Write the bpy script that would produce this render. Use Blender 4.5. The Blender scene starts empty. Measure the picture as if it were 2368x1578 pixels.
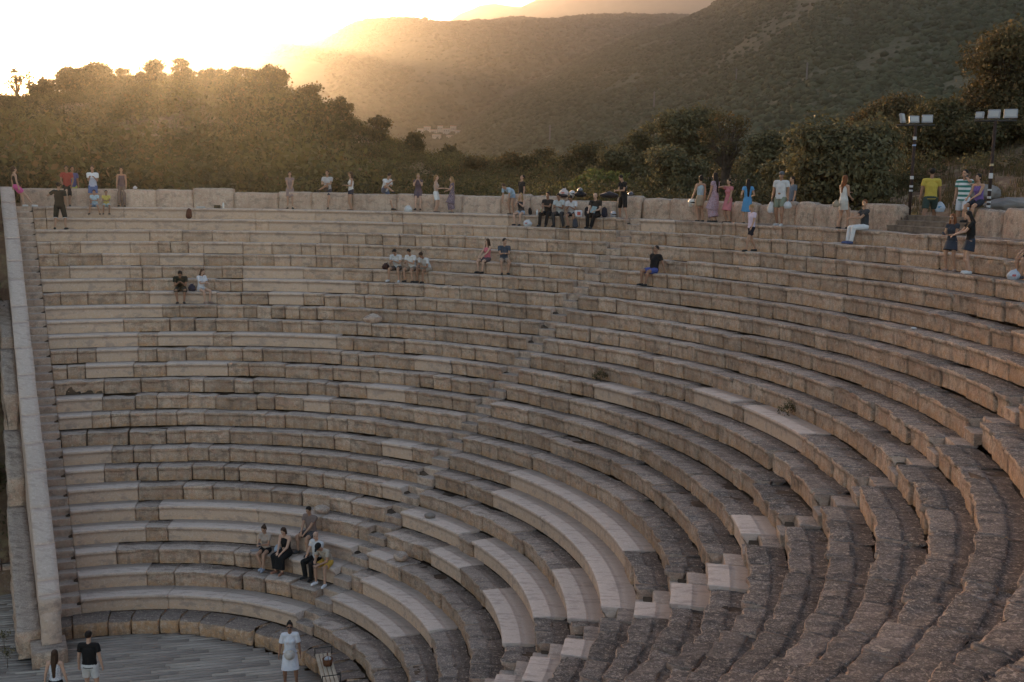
import bpy, math, random
import numpy as np
from mathutils import Vector, Matrix
random.seed(7)
sc = bpy.context.scene
COL = sc.collection
R = math.radians

# ------------------------------------------------------------------ camera
FPX, IW, IH = 2426.1, 2368.0, 1578.0
CAM = np.array([9.887, -22.366, 12.10])
PIT, ROL = -0.149117, 0.016938
FW = np.array([0, math.cos(PIT), math.sin(PIT)])
RT0 = np.array([1.0, 0, 0]); UP0 = np.cross(RT0, FW)
RT = RT0 * math.cos(ROL) + UP0 * math.sin(ROL)
UP = UP0 * math.cos(ROL) - RT0 * math.sin(ROL)
cd = bpy.data.cameras.new('camera')
cam = bpy.data.objects.new('camera', cd); COL.objects.link(cam)
cam.matrix_world = Matrix(((RT[0], UP[0], -FW[0], CAM[0]), (RT[1], UP[1], -FW[1], CAM[1]), (RT[2], UP[2], -FW[2], CAM[2]), (0, 0, 0, 1)))
cd.sensor_width = 36; cd.lens = FPX / IW * 36
cd.clip_start = 0.1; cd.clip_end = 30000
sc.camera = cam
def ray(x, y):
    d = FW * FPX + RT * (x - IW / 2) - UP * (y - IH / 2)
    return d / np.linalg.norm(d)
def project(P):
    q = np.asarray(P, float) - CAM; z = q @ FW
    return IW / 2 + FPX * (q @ RT) / z, IH / 2 - FPX * (q @ UP) / z

# ------------------------------------------------------------------ sky, sun, exposure
SUN_PX = (405, 56)
sd = ray(*SUN_PX)
SUN_EL = math.asin(sd[2]); SUN_AZ = math.atan2(sd[0], sd[1])
w = bpy.data.worlds.new('World'); sc.world = w; w.use_nodes = True
nt = w.node_tree; nt.nodes.clear()
sky = nt.nodes.new('ShaderNodeTexSky'); sky.sky_type = 'NISHITA'; sky.sun_disc = False
sky.sun_elevation = SUN_EL; sky.sun_rotation = SUN_AZ
sky.altitude = 100; sky.air_density = 1.0; sky.dust_density = 1.5; sky.ozone_density = 3.0
bg = nt.nodes.new('ShaderNodeBackground'); wo = nt.nodes.new('ShaderNodeOutputWorld')
bg.inputs[1].default_value = 0.15
tint = nt.nodes.new('ShaderNodeMix'); tint.data_type = 'RGBA'; tint.blend_type = 'MULTIPLY'; tint.inputs[0].default_value = 1.0
tint.inputs[7].default_value = (1.0, .655, .475, 1)      # warm white balance put into the sky colour
nt.links.new(sky.outputs[0], tint.inputs[6]); nt.links.new(tint.outputs[2], bg.inputs[0]); nt.links.new(bg.outputs[0], wo.inputs[0])
sl = bpy.data.lights.new('sun', 'SUN'); sun = bpy.data.objects.new('sun', sl); COL.objects.link(sun)
sl.energy = 2.1; sl.angle = R(0.6); sl.color = (1.0, 0.66, 0.31)
sun.rotation_mode = 'QUATERNION'
sun.rotation_quaternion = Vector(sd).to_track_quat('Z', 'Y')
sun.location = (0, 40, 60)
sc.view_settings.view_transform = 'Standard'; sc.view_settings.look = 'None'
sc.view_settings.gamma = 1; sc.view_settings.exposure = 2.65
sc.cycles.max_bounces = 6; sc.cycles.volume_bounces = 0; sc.cycles.transparent_max_bounces = 8

# ------------------------------------------------------------------ helpers
def link(o, parent=None):
    COL.objects.link(o)
    if parent is not None: o.parent = parent
    return o
def tag(o, label=None, cat=None, group=None, kind=None):
    if label: o['label'] = label
    if cat: o['category'] = cat
    if group: o['group'] = group
    if kind: o['kind'] = kind
    return o
def empty(name, loc=(0, 0, 0), rz=0):
    o = bpy.data.objects.new(name, None); link(o); o.location = loc; o.rotation_euler.z = rz
    o.empty_display_size = 0.2
    return o
def mesh_obj(name, V, F, mat, parent=None, smooth=False, attrs=None, mats=None, midx=None):
    V = np.asarray(V, np.float32)
    me = bpy.data.meshes.new(name)
    if isinstance(F, np.ndarray):
        k = F.shape[1]; n = len(F)
        me.vertices.add(len(V)); me.vertices.foreach_set('co', V.ravel())
        me.loops.add(n * k); me.loops.foreach_set('vertex_index', F.astype(np.int32).ravel())
        me.polygons.add(n); me.polygons.foreach_set('loop_start', np.arange(0, n * k, k, dtype=np.int32))
        try: me.polygons.foreach_set('loop_total', np.full(n, k, np.int32))
        except Exception: pass
        me.update(calc_edges=True)
    else:
        me.from_pydata([tuple(map(float, v)) for v in V], [], [tuple(map(int, f)) for f in F]); me.update()
    if attrs:
        for an, dat in attrs.items():
            a = me.color_attributes.new(an, 'FLOAT_COLOR', 'POINT'); a.data.foreach_set('color', np.asarray(dat, np.float32).ravel())
    for m in (mats or ([mat] if mat else [])): me.materials.append(m)
    if midx is not None: me.polygons.foreach_set('material_index', np.asarray(midx, np.int32))
    if smooth: me.polygons.foreach_set('use_smooth', np.ones(len(me.polygons), bool))
    o = bpy.data.objects.new(name, me)
    return link(o, parent)

# numpy noise -----------------------------------------------------------
def _h(ix, iy, iz, seed):
    n = (ix.astype(np.int64) * 374761393 + iy.astype(np.int64) * 668265263 + iz.astype(np.int64) * 2147483647 + seed * 1274126177) & 0xffffffff
    n = ((n ^ (n >> 13)) * 1274126177) & 0xffffffff
    n = ((n ^ (n >> 16)) * 668265263) & 0xffffffff
    return ((n ^ (n >> 15)) & 0xffffff) / float(0xffffff)
def vnoise(P, f=1.0, seed=0):
    P = np.asarray(P, float) * f; i = np.floor(P).astype(np.int64); t = P - i; t = t * t * (3 - 2 * t)
    r = 0
    for dx in (0, 1):
        for dy in (0, 1):
            for dz in (0, 1):
                wgt = (t[..., 0] if dx else 1 - t[..., 0]) * (t[..., 1] if dy else 1 - t[..., 1]) * (t[..., 2] if dz else 1 - t[..., 2])
                r = r + wgt * _h(i[..., 0] + dx, i[..., 1] + dy, i[..., 2] + dz, seed)
    return r * 2 - 1
def fbm(P, f=1.0, seed=0, oct=4):
    r = 0; a = 1; s = 0
    for o in range(oct): r = r + a * vnoise(P, f * 2 ** o, seed + o); s += a; a *= .5
    return r / s
def domes(x, y, cell, seed=0):
    """rounded bumps, one per cell: 0..1"""
    X = x / cell; Y = y / cell; ix = np.floor(X).astype(np.int64); iy = np.floor(Y).astype(np.int64); best = np.zeros_like(X)
    for dx in (-1, 0, 1):
        for dy in (-1, 0, 1):
            jx = ix + dx; jy = iy + dy; z0 = np.zeros_like(jx)
            cx = jx + _h(jx, jy, z0, seed); cy = jy + _h(jx, jy, z0, seed + 1); rr = .35 + .5 * _h(jx, jy, z0, seed + 2)
            d2 = ((X - cx) ** 2 + (Y - cy) ** 2) / rr ** 2
            best = np.maximum(best, np.sqrt(np.clip(1 - d2, 0, 1)) * rr)
    return best

# materials -------------------------------------------------------------
def mat(name, base=(.5, .5, .5), rough=.8, spec=.3, var=None, scale=5.0, bump=0.0, bscale=40.0, metal=0.0, detail=6, trans=0.0, emit=None):
    m = bpy.data.materials.new(name); m.use_nodes = True; t = m.node_tree; b = t.nodes['Principled BSDF']
    b.inputs['Base Color'].default_value = (*base, 1); b.inputs['Roughness'].default_value = rough
    b.inputs['Specular IOR Level'].default_value = spec; b.inputs['Metallic'].default_value = metal
    if trans: b.inputs['Transmission Weight'].default_value = trans
    tc = t.nodes.new('ShaderNodeTexCoord')
    if var is not None:
        n = t.nodes.new('ShaderNodeTexNoise'); n.inputs['Scale'].default_value = scale; n.inputs['Detail'].default_value = detail
        cr = t.nodes.new('ShaderNodeValToRGB'); cr.color_ramp.elements[0].position = .35; cr.color_ramp.elements[1].position = .65
        cr.color_ramp.elements[0].color = (*var, 1); cr.color_ramp.elements[1].color = (*base, 1)
        t.links.new(tc.outputs['Object'], n.inputs['Vector']); t.links.new(n.outputs[0], cr.inputs[0]); t.links.new(cr.outputs[0], b.inputs['Base Color'])
    if bump:
        n2 = t.nodes.new('ShaderNodeTexNoise'); n2.inputs['Scale'].default_value = bscale; n2.inputs['Detail'].default_value = 5
        bp = t.nodes.new('ShaderNodeBump'); bp.inputs['Strength'].default_value = bump; bp.inputs['Distance'].default_value = .03
        t.links.new(tc.outputs['Object'], n2.inputs['Vector']); t.links.new(n2.outputs[0], bp.inputs['Height']); t.links.new(bp.outputs[0], b.inputs['Normal'])
    return m
class NT:
    """tiny node-graph helper"""
    def __init__(s, name):
        s.m = bpy.data.materials.new(name); s.m.use_nodes = True; s.t = s.m.node_tree; s.b = s.t.nodes['Principled BSDF']
    def n(s, ty, **kw):
        o = s.t.nodes.new(ty)
        for k, v in kw.items(): setattr(o, k, v)
        return o
    def l(s, a, b): s.t.links.new(a, b)
    def noise(s, vec, scale, detail=5, rough=.6):
        o = s.n('ShaderNodeTexNoise'); o.inputs['Scale'].default_value = scale; o.inputs['Detail'].default_value = detail; o.inputs['Roughness'].default_value = rough
        if vec is not None: s.l(vec, o.inputs['Vector'])
        return o.outputs[0]
    def ramp(s, fac, lo, hi, c0=(0, 0, 0), c1=(1, 1, 1)):
        o = s.n('ShaderNodeValToRGB'); e = o.color_ramp.elements; e[0].position = lo; e[1].position = hi
        e[0].color = (*c0, 1); e[1].color = (*c1, 1); s.l(fac, o.inputs[0]); return o.outputs[0]
    def mix(s, fac, a, b, blend='MIX'):
        o = s.n('ShaderNodeMix', data_type='RGBA', blend_type=blend)
        for i, v in ((0, fac), (6, a), (7, b)):
            if isinstance(v, (int, float)): o.inputs[i].default_value = v
            elif isinstance(v, tuple): o.inputs[i].default_value = (*v, 1)
            else: s.l(v, o.inputs[i])
        return o.outputs[2]
    def math(s, op, a, b=0.0, clamp=False):
        o = s.n('ShaderNodeMath', operation=op, use_clamp=clamp)
        for i, v in ((0, a), (1, b)):
            if isinstance(v, (int, float)): o.inputs[i].default_value = v
            else: s.l(v, o.inputs[i])
        return o.outputs[0]

def stone_material():
    g = NT('limestone'); geo = g.n('ShaderNodeNewGeometry'); tc = g.n('ShaderNodeTexCoord'); pos = geo.outputs['Position']
    at = g.n('ShaderNodeAttribute', attribute_name='blk'); sep = g.n('ShaderNodeSeparateColor'); g.l(at.outputs['Color'], sep.inputs[0])
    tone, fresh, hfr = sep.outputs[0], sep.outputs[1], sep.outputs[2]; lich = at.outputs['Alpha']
    nz = g.n('ShaderNodeSeparateXYZ'); g.l(geo.outputs['Normal'], nz.inputs[0])
    up = g.ramp(nz.outputs[2], .45, .8)
    mp = g.n('ShaderNodeMapping'); mp.inputs['Scale'].default_value = (.62, 1.9, 1.3); g.l(pos, mp.inputs['Vector'])
    # riser colours
    n1 = g.noise(pos, 1.3); n2 = g.noise(pos, 6.0); n3 = g.noise(mp.outputs[0], 3.2, 8, .7); n4 = g.noise(pos, 30, 6, .75); n5 = g.noise(pos, 11, 8, .75)
    ris = g.mix(g.ramp(n1, .38, .62), (.40, .285, .205), (.54, .42, .32))
    ris = g.mix(g.math('MULTIPLY', g.ramp(n2, .48, .62), .55), ris, (.46, .285, .21))
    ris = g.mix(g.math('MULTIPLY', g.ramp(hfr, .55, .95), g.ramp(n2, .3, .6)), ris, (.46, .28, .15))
    ris = g.mix(g.math('MULTIPLY', g.ramp(n3, .52, .62), .6), ris, (.17, .14, .115))
    # tops
    top = g.mix(g.ramp(n3, .42, .60), (.14, .12, .105), (.36, .305, .26)); top = g.mix(g.math('MULTIPLY', g.ramp(n5, .52, .57), .8), top, (.48, .40, .33)); top = g.mix(g.math('MULTIPLY', g.ramp(n5, .46, .38), .7), top, (.06, .053, .046))
    topl = g.mix(g.ramp(n3, .36, .52), (.25, .205, .175), (.47, .395, .33))
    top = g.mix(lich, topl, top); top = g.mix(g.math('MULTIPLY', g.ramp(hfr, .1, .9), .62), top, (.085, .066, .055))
    spk = g.math('MULTIPLY', g.ramp(g.noise(pos, 34, 3, .5), .66, .70), .8)
    top = g.mix(spk, top, (.5, .47, .43))
    old = g.mix(up, ris, top); old = g.mix(.75, old, g.mix(g.ramp(n4, .36, .64), (.72, .68, .68), (1.16, 1.11, 1.08)), 'MULTIPLY'); old = g.mix(g.math('MULTIPLY', g.ramp(n5, .55, .60), .45), old, (.58, .475, .37)); old = g.mix(g.math('MULTIPLY', g.ramp(g.noise(pos, 42, 3, .6), .60, .66), .6), old, (.09, .075, .06)); mpd = g.n('ShaderNodeMapping'); mpd.inputs['Scale'].default_value = (5, 5, .7); g.l(pos, mpd.inputs['Vector']); drip = g.noise(mpd.outputs[0], 1.0, 6, .65); old = g.mix(g.math('MULTIPLY', g.math('MULTIPLY', g.ramp(drip, .52, .64), .38), g.math('SUBTRACT', 1.0, up)), old, (.15, .12, .10))
    fr = g.mix(up, g.mix(g.ramp(hfr, .3, 1), (.45, .335, .265), (.50, .335, .22)), (.45, .37, .31))
    fr = g.mix(g.math('MULTIPLY', g.ramp(n4, .4, .62), .4), fr, (.3, .24, .19)); fr = g.mix(g.math('MULTIPLY', g.ramp(n5, .53, .6), .3), fr, (.56, .48, .41))
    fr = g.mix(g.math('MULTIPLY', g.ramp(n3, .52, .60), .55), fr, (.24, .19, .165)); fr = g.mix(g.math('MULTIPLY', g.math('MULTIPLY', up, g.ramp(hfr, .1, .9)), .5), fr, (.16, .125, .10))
    col = g.mix(fresh, old, fr)
    tn = g.n('ShaderNodeMapRange'); g.l(tone, tn.inputs[0]); tn.inputs[3].default_value = .85; tn.inputs[4].default_value = 1.42
    hsv = g.n('ShaderNodeHueSaturation'); g.l(tn.outputs[0], hsv.inputs['Value']); g.l(col, hsv.inputs['Color'])
    g.l(hsv.outputs[0], g.b.inputs['Base Color']); g.b.inputs['Roughness'].default_value = .92; g.b.inputs['Specular IOR Level'].default_value = .15
    bm = g.n('ShaderNodeBump'); bm.inputs['Distance'].default_value = .05
    st = g.math('MULTIPLY', g.math('SUBTRACT', 1.0, g.math('MULTIPLY', fresh, .85)), .9); g.l(st, bm.inputs['Strength'])
    hh = g.math('ADD', g.math('MULTIPLY', g.noise(mp.outputs[0], 7, 8, .75), 1.4), g.math('ADD', g.math('MULTIPLY', n4, .45), g.math('MULTIPLY', n5, .8))); g.l(hh, bm.inputs['Height']); g.l(bm.outputs[0], g.b.inputs['Normal'])
    return g.m
M_STONE = stone_material()
M_SOIL = mat('soil', (.115, .08, .055), .95, .1, (.05, .038, .03), 3)

# ------------------------------------------------------------------ the theatre
R25, DR, HR = 6.919, 0.7155, 0.45
def rk(k): return R25 + (25 - k) * DR
def zk(k): return (25 - k) * HR
ZF = -0.86                                    # orchestra deck level
# analemma line (seat ends) and wall face
LA = np.array([-10.08, 21.45]); LB = np.array([-2.39, 6.38]); LD = (LB - LA) / np.linalg.norm(LB - LA)
LN = np.array([LD[1], -LD[0]])                # pointing away from the seats
if LN[0] > 0: LN = -LN
STW = 0.64
def ang_line(r, off):
    """angle where the circle of radius r meets the line parallel to the analemma at offset off (outwards)"""
    P0 = LA + LN * off; c = float(LN @ P0); phi = math.atan2(LN[1], LN[0])
    r = np.asarray(r, float)
    return phi + 2 * math.pi - np.arccos(np.clip(c / r, -1, 1))
TH_END = R(-64)
ST_MID, ST_RIGHT = 0.92247, R(-6.2)
STHW = 0.33
def theta_px(x, k, lo=R(-60), hi=R(114), dr=0.0):
    th = np.linspace(hi, lo, 3000); r = rk(k) + dr
    P = np.stack([r * np.cos(th), r * np.sin(th), np.full_like(th, zk(k))], -1); q = P - CAM; z = q @ FW
    X = IW / 2 + FPX * (q @ RT) / np.maximum(z, .01); X[z < .5] = 1e9
    i = np.where((X[:-1] <= x) & (X[1:] >= x))[0]
    if len(i) == 0: return float(th[0] if x < X[0] else th[np.argmin(np.abs(X - x))])
    i = i[0]; t = (x - X[i]) / max(X[i + 1] - X[i], 1e-6); return float(th[i] + (th[i + 1] - th[i]) * t)

FRESH = {1: [(60, 905), (930, 1175), (1465, 1560)], 2: [(108, 590), (640, 930)], 3: [(84, 200), (205, 345), (585, 740)], 4: [(196, 300), (470, 560)], 5: [(380, 470)], 6: [(170, 300), (560, 700)],
 7: [(93, 290), (560, 820)], 8: [(345, 500), (620, 700)], 9: [(97, 375)], 10: [(101, 285)], 11: [(105, 318), (388, 492), (558, 776)], 12: [(222, 318), (980, 1040)],
 13: [(203, 308), (384, 525)], 14: [(870, 935)], 15: [(124, 236), (700, 760)], 16: [(130, 212)], 17: [(1187, 1440), (880, 950)], 18: [(143, 258), (1135, 1395)], 19: [(147, 240), (1281, 1330), (890, 950)],
 20: [(153, 318), (929, 1060), (1090, 1233)], 21: [(158, 312), (388, 705), (998, 1060), (1120, 1177)], 22: [(165, 336), (392, 812), (851, 893)], 23: [(172, 268), (672, 777), (836, 990)],
 24: [(179, 338), (777, 905)], 25: [(188, 387), (390, 512), (538, 694)], 14.5: [], 12.5: []}
FRESH_A = {20: [(-9, -14)], 19: [(-8.5, -12)], 17: [(-8, -11)], 16: [(-7.8, -12.5)], 15: [(-7.6, -12.5)], 14: [(0, -4)], 21: [(-9, -13)]}
FRESH_R = {12: [(1370, 1460)], 11: [(1610, 1690), (1715, 1850)]}
for k_, v_ in FRESH_R.items(): FRESH[k_] = FRESH.get(k_, []) + v_

PROF_OLD = [(.075, -.475), (.07, -.36), (.065, -.25), (.06, -.15), (.045, -.115), (.002, -.095), (-.004, -.05), (.0, -.015), (.022, 0), (.10, .003), (.19, 0), (.28, .0), (.36, 0), (.425, -.003), (.44, -.03), (.53, -.037), (.64, -.04), (.80, -.045)]
PROF_FRESH = [(.085, -.475), (.08, -.35), (.078, -.22), (.075, -.13), (.04, -.10), (.0, -.088), (-.003, -.05), (.0, -.006), (.008, 0), (.12, .0), (.22, 0), (.33, 0), (.40, 0), (.435, -.001), (.44, -.012), (.56, -.014), (.66, -.016), (.80, -.018)]
PROF_STEP = [(.03, -.475), (.015, -.40), (.01, -.33), (.005, -.26), (.0, -.235), (.012, -.225), (.09, -.224), (.18, -.225), (.27, -.225), (.352, -.228), (.36, -.20), (.358, -.14), (.356, -.07), (.36, -.012), (.375, 0), (.50, .0), (.62, -.01), (.80, -.02)]
PROF_CORE = [(.17, -.49), (.17, -.13), (.18, -.07), (.42, -.07), (.45, -.09), (.88, -.10)]

class Acc:
    def __init__(s): s.V = []; s.F = []; s.C = []; s.n = 0
    def add(s, V, F, C): s.V.append(V); s.F.append(F + s.n); s.C.append(C); s.n += len(V)
    def build(s, name, m, parent=None, smooth=False):
        if not s.V: return None
        return mesh_obj(name, np.concatenate(s.V), np.concatenate(s.F), m, parent, smooth, attrs={'blk': np.concatenate(s.C)})

def block(acc, k, tha, thb, prof, tone, fresh, lich, rough, seed, dr=0.0, dz=0.0, gap=.006, taper=.012):
    """a seat block: tha(r), thb(r) give the angle of its two ends (tha > thb)"""
    p = np.array(prof, float); npf = len(p); r0 = rk(k)
    L = abs(float(tha(r0)) - float(thb(r0))) * r0
    if L < .03: return
    n = max(2, int(L / (.05 if lich > .55 else .08)) + 1)
    e = min(.03, L * .1) / L
    s = np.concatenate([[0, e], np.linspace(0, 1, n + 1)[1:-1], [1 - e, 1]]); s = s[(s == 0) | (s == 1) | ((s >= e) & (s <= 1 - e))]
    s = np.unique(s); ns = len(s)
    rr = r0 + p[:, 0]
    ta = tha(rr) - gap / rr; tb = thb(rr) + gap / rr
    TH = ta[None, :] + (tb - ta)[None, :] * s[:, None]
    RR = np.broadcast_to(rr, (ns, npf)).copy(); ZZ = np.broadcast_to(zk(k) + p[:, 1], (ns, npf)).copy()
    # rounded ends
    endw = np.minimum(s, 1 - s) * L
    ew = np.clip(1 - endw / .03, 0, 1)[:, None]
    front = (p[:, 0] < .03)[None, :]; topm = (p[:, 1] > -.03)[None, :]
    RR = RR + ew * taper * (1 + rough) * (p[:, 0] < .3)[None, :]; ZZ = ZZ - ew * taper * (.4 + .6 * rough) * topm
    P = np.stack([RR * np.cos(TH), RR * np.sin(TH), ZZ], -1)
    # erosion of the nosing
    er = np.clip(fbm(P * [1, 1, .3], 1.6, seed, 3) * 1.5 - .02 + .30 * rough, 0, 1) * (1 - fresh * .94)
    chip = np.clip((fbm(P, 3.4, seed + 31, 3) - .28) * 5, 0, 1) * (1 - fresh); er = np.clip(er + chip * .9, 0, 1.6)
    nose = np.clip(1 - np.abs(p[:, 1] + .05) / .08, 0, 1) * np.clip(1 - p[:, 0] / .12, 0, 1)
    RR = RR + er * nose[None, :] * (.065 + .05 * rough)
    edge = np.clip(1 - p[:, 0] / .14, 0, 1) * (p[:, 1] > -.03)
    ZZ = ZZ - er * edge[None, :] * (.018 + .032 * rough)
    amp = (.011 + .026 * rough) * (1 - fresh * .93)
    d = fbm(P, 4.5, seed + 3, 4) * amp * 1.6
    d2 = fbm(P, 2.0, seed + 9, 4) * amp * 1.8 + (np.abs(fbm(P * [.7, 1.6, 1], 6.5, seed + 19, 4)) - .2) * (.045 * rough if lich > .55 else .012 * rough) * (1 - fresh)
    RR = RR + np.where(p[:, 1] < -.01, d, 0) + dr; ZZ = ZZ + np.where(p[:, 1] > -.05, d2, d2 * .2) + dz
    P = np.stack([RR * np.cos(TH), RR * np.sin(TH), ZZ], -1).reshape(-1, 3)
    idx = np.arange(ns * npf).reshape(ns, npf)
    F = np.stack([idx[:-1, :-1], idx[:-1, 1:], idx[1:, 1:], idx[1:, :-1]], -1).reshape(-1, 4)
    # end caps: fan of quads to an inner point low at the back
    caps = []; extra = []; nb = ns * npf
    for j, row in enumerate((idx[0], idx[-1])):
        c = P[row].mean(0); c[2] = zk(k) - .40; extra.append(c); ci = nb + j
        for a in range(npf - 1):
            q = [row[a], row[a + 1], ci, ci] if j else [row[a + 1], row[a], ci, ci]
            caps.append(q)
    capq = np.array(caps)
    # quads must have 4 distinct verts: use midpoints
    P = np.concatenate([P, np.array(extra)])
    C = np.zeros((len(P), 4)); C[:, 0] = tone; C[:, 1] = fresh; C[:, 3] = lich
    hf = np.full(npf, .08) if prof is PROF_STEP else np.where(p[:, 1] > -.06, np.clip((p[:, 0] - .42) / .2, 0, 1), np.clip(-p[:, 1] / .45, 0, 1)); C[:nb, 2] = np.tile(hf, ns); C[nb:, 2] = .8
    tri = capq[:, :3]
    acc.add(P, F, C); acc.tri = getattr(acc, 'tri', []); acc.tri.append(tri + acc.n - len(P))
def build_acc(acc, name, m, parent):
    V = np.concatenate(acc.V); C = np.concatenate(acc.C); Q = np.concatenate(acc.F)
    T = np.concatenate(acc.tri) if getattr(acc, 'tri', None) else np.zeros((0, 3), int)
    me = bpy.data.meshes.new(name); nq, ntr = len(Q), len(T)
    me.vertices.add(len(V)); me.vertices.foreach_set('co', V.astype(np.float32).ravel())
    me.loops.add(nq * 4 + ntr * 3); me.loops.foreach_set('vertex_index', np.concatenate([Q.ravel(), T.ravel()]).astype(np.int32))
    me.polygons.add(nq + ntr); me.polygons.foreach_set('loop_start', np.concatenate([np.arange(nq) * 4, nq * 4 + np.arange(ntr) * 3]).astype(np.int32))
    me.update(calc_edges=True)
    a = me.color_attributes.new('blk', 'FLOAT_COLOR', 'POINT'); a.data.foreach_set('color', C.astype(np.float32).ravel())
    me.materials.append(m)
    o = bpy.data.objects.new(name, me); return link(o, parent)

theatre = tag(empty('amphitheatre', (0, 0, ZF)), 'ancient curved stone theatre with twenty five tiers of weathered limestone seats around a wooden floor', 'amphitheatre')
def put(o):
    o.location = (0, 0, -ZF); return o
rng = np.random.default_rng(11)
const = lambda a: (lambda r: np.full_like(np.asarray(r, float), a) if np.ndim(r) else a)
end_seat = lambda r: ang_line(r, 0.0)
end_wall = lambda r: ang_line(r, STW + .03)
for k in range(1, 26):
    acc = Acc(); stp = Acc(); r0 = rk(k)
    fresh = sorted([(theta_px(a, k), theta_px(b, k)) for a, b in FRESH.get(k, [])] + [(R(a), R(b)) for a, b in FRESH_A.get(k, [])], reverse=True)
    segs = [(float(end_seat(r0)), ST_MID + STHW / r0), (ST_MID - STHW / r0, ST_RIGHT + STHW / r0), (ST_RIGHT - STHW / r0, TH_END)]
    for si, (a, b) in enumerate(segs):
        acc = Acc()
        cuts = [(a, None)]; cur = a; last_dr = 0
        while cur > b + .25 / r0:
            fz = [f for f in fresh if f[0] > cur - .45 / r0 and f[1] < cur - .3 / r0]
            nxt = [f[0] for f in fresh if f[0] < cur - .45 / r0 and f[0] > b]
            if fz:
                e = max(fz[0][1], b); isf = True
                if (cur - e) * r0 > 4.5: e = cur - rng.uniform(2.4, 3.4) / r0
            else:
                isf = False
                L = rng.choice([rng.uniform(.45, .8), rng.uniform(.7, 1.25), rng.uniform(1.0, 1.7)]) / r0
                e = cur - L
                if nxt and e < max(nxt): e = max(nxt)
            if e < b + .3 / r0: e = b
            thm = (cur + e) / 2
            lich = float(np.clip(.85 - (thm - R(5)) / R(60), .12, 1)) * (0.5 if k < 3 else 1) * rng.uniform(.8, 1.1)
            if isf: prof, rough, frs, tone = PROF_FRESH, 0, 1, rng.uniform(.45, .65)
            else:
                prof = PROF_OLD; frs = 0
                wear = .30 + (.22 if k > 12 else 0) + (.40 if thm < R(12) else 0) + (.25 if k > 18 and thm < .9 else 0)
                rough = float(np.clip(rng.normal(wear, .25), .04, 1.15)); tone = rng.uniform(.2, .8)
                if k < 7 and thm > R(60): rough *= .35; frs = .35 if rng.random() < .6 else 0
            ta = end_seat if (si == 0 and cur == a) else const(cur); tb = const(e)
            dr = 0 if isf else rng.normal(0, .012 + .02 * rough); dz = 0 if isf else rng.normal(0, .006 + .012 * rough) - .015 * rough
            if rng.random() < .04 * (1 + 2 * rough) and not isf: dr += rng.uniform(.03, .06)
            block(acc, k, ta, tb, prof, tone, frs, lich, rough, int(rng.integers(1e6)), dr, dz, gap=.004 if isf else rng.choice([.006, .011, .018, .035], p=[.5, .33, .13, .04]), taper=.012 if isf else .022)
            cur = e
            if cur <= b: break
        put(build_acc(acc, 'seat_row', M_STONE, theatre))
    # stair flights: left one beside the wall, two radial ones
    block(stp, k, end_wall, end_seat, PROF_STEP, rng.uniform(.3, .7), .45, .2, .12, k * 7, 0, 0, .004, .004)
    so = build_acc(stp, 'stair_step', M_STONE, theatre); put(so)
    for ts in (ST_MID, ST_RIGHT):
        sa = Acc(); nw = k > 15 or rng.random() < .4
        block(sa, k, const(ts + STHW / r0), const(ts - STHW / r0), PROF_STEP, rng.uniform(.35, .65), .35 if (nw and k > 14 and rng.random() < .6) else 0, .5, .25 if nw else .6, k * 13 + int(ts * 10), rng.normal(0, .01), 0, .006)
        put(build_acc(sa, 'stair_step', M_STONE, theatre))
    # bedding behind the joints
    pc = np.array(PROF_CORE); rr = r0 + pc[:, 0]; n = int(60 * r0 / 8)
    s = np.linspace(0, 1, n)[:, None]; ta = end_wall(rr)[None, :]; TH = ta + (TH_END - ta) * s
    P = np.stack([rr * np.cos(TH), rr * np.sin(TH), np.broadcast_to(zk(k) + pc[:, 1], TH.shape)], -1).reshape(-1, 3)
    # leave the bedding below the stair notches
    for ts in (ST_MID, ST_RIGHT):
        th = TH.reshape(-1); ri = np.hypot(P[:, 0], P[:, 1]); inn = np.abs(th - ts) * ri < STHW + .1; P[inn, 2] = np.minimum(P[inn, 2], zk(k) - .28)
    inn = (ri[:] > 0) & ((P[:, :2] - LA) @ LN > -.1); P[inn, 2] = np.minimum(P[inn, 2], zk(k) - .28)
    idx = np.arange(len(P)).reshape(n, len(pc)); F = np.stack([idx[:-1, :-1], idx[:-1, 1:], idx[1:, 1:], idx[1:, :-1]], -1).reshape(-1, 4)
    put(mesh_obj('bedding', P, F, M_SOIL, theatre))

# plinth course of separate stones round the deck
pl = Acc(); cur = float(ang_line(6.0, STW + .5)); pr = 6.17
PP_ = [(.04, -.44), (.02, -.3), (.0, -.16), (.02, -.06), (.05, -.015), (.14, 0), (.3, .0), (.45, -.01), (.6, -.015), (.8, -.02)]
def plinth(acc, a, b, tone, rough, seed, dr, dz):
    global R25
    p = [(x + (pr - rk(25)), z - .45) for x, z in PP_]
    block(acc, 25, const(a), const(b), p, tone, 0, .25, rough, seed, dr, dz, .012, .03)
while cur > R(-60):
    L = rng.uniform(.4, 1.0) / pr; plinth(pl, cur, cur - L, rng.uniform(.35, .8), rng.uniform(.4, .9), int(rng.integers(1e6)), rng.normal(0, .035), rng.normal(0, .02)); cur -= L
put(build_acc(pl, 'plinth_course', M_STONE, theatre))

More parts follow.
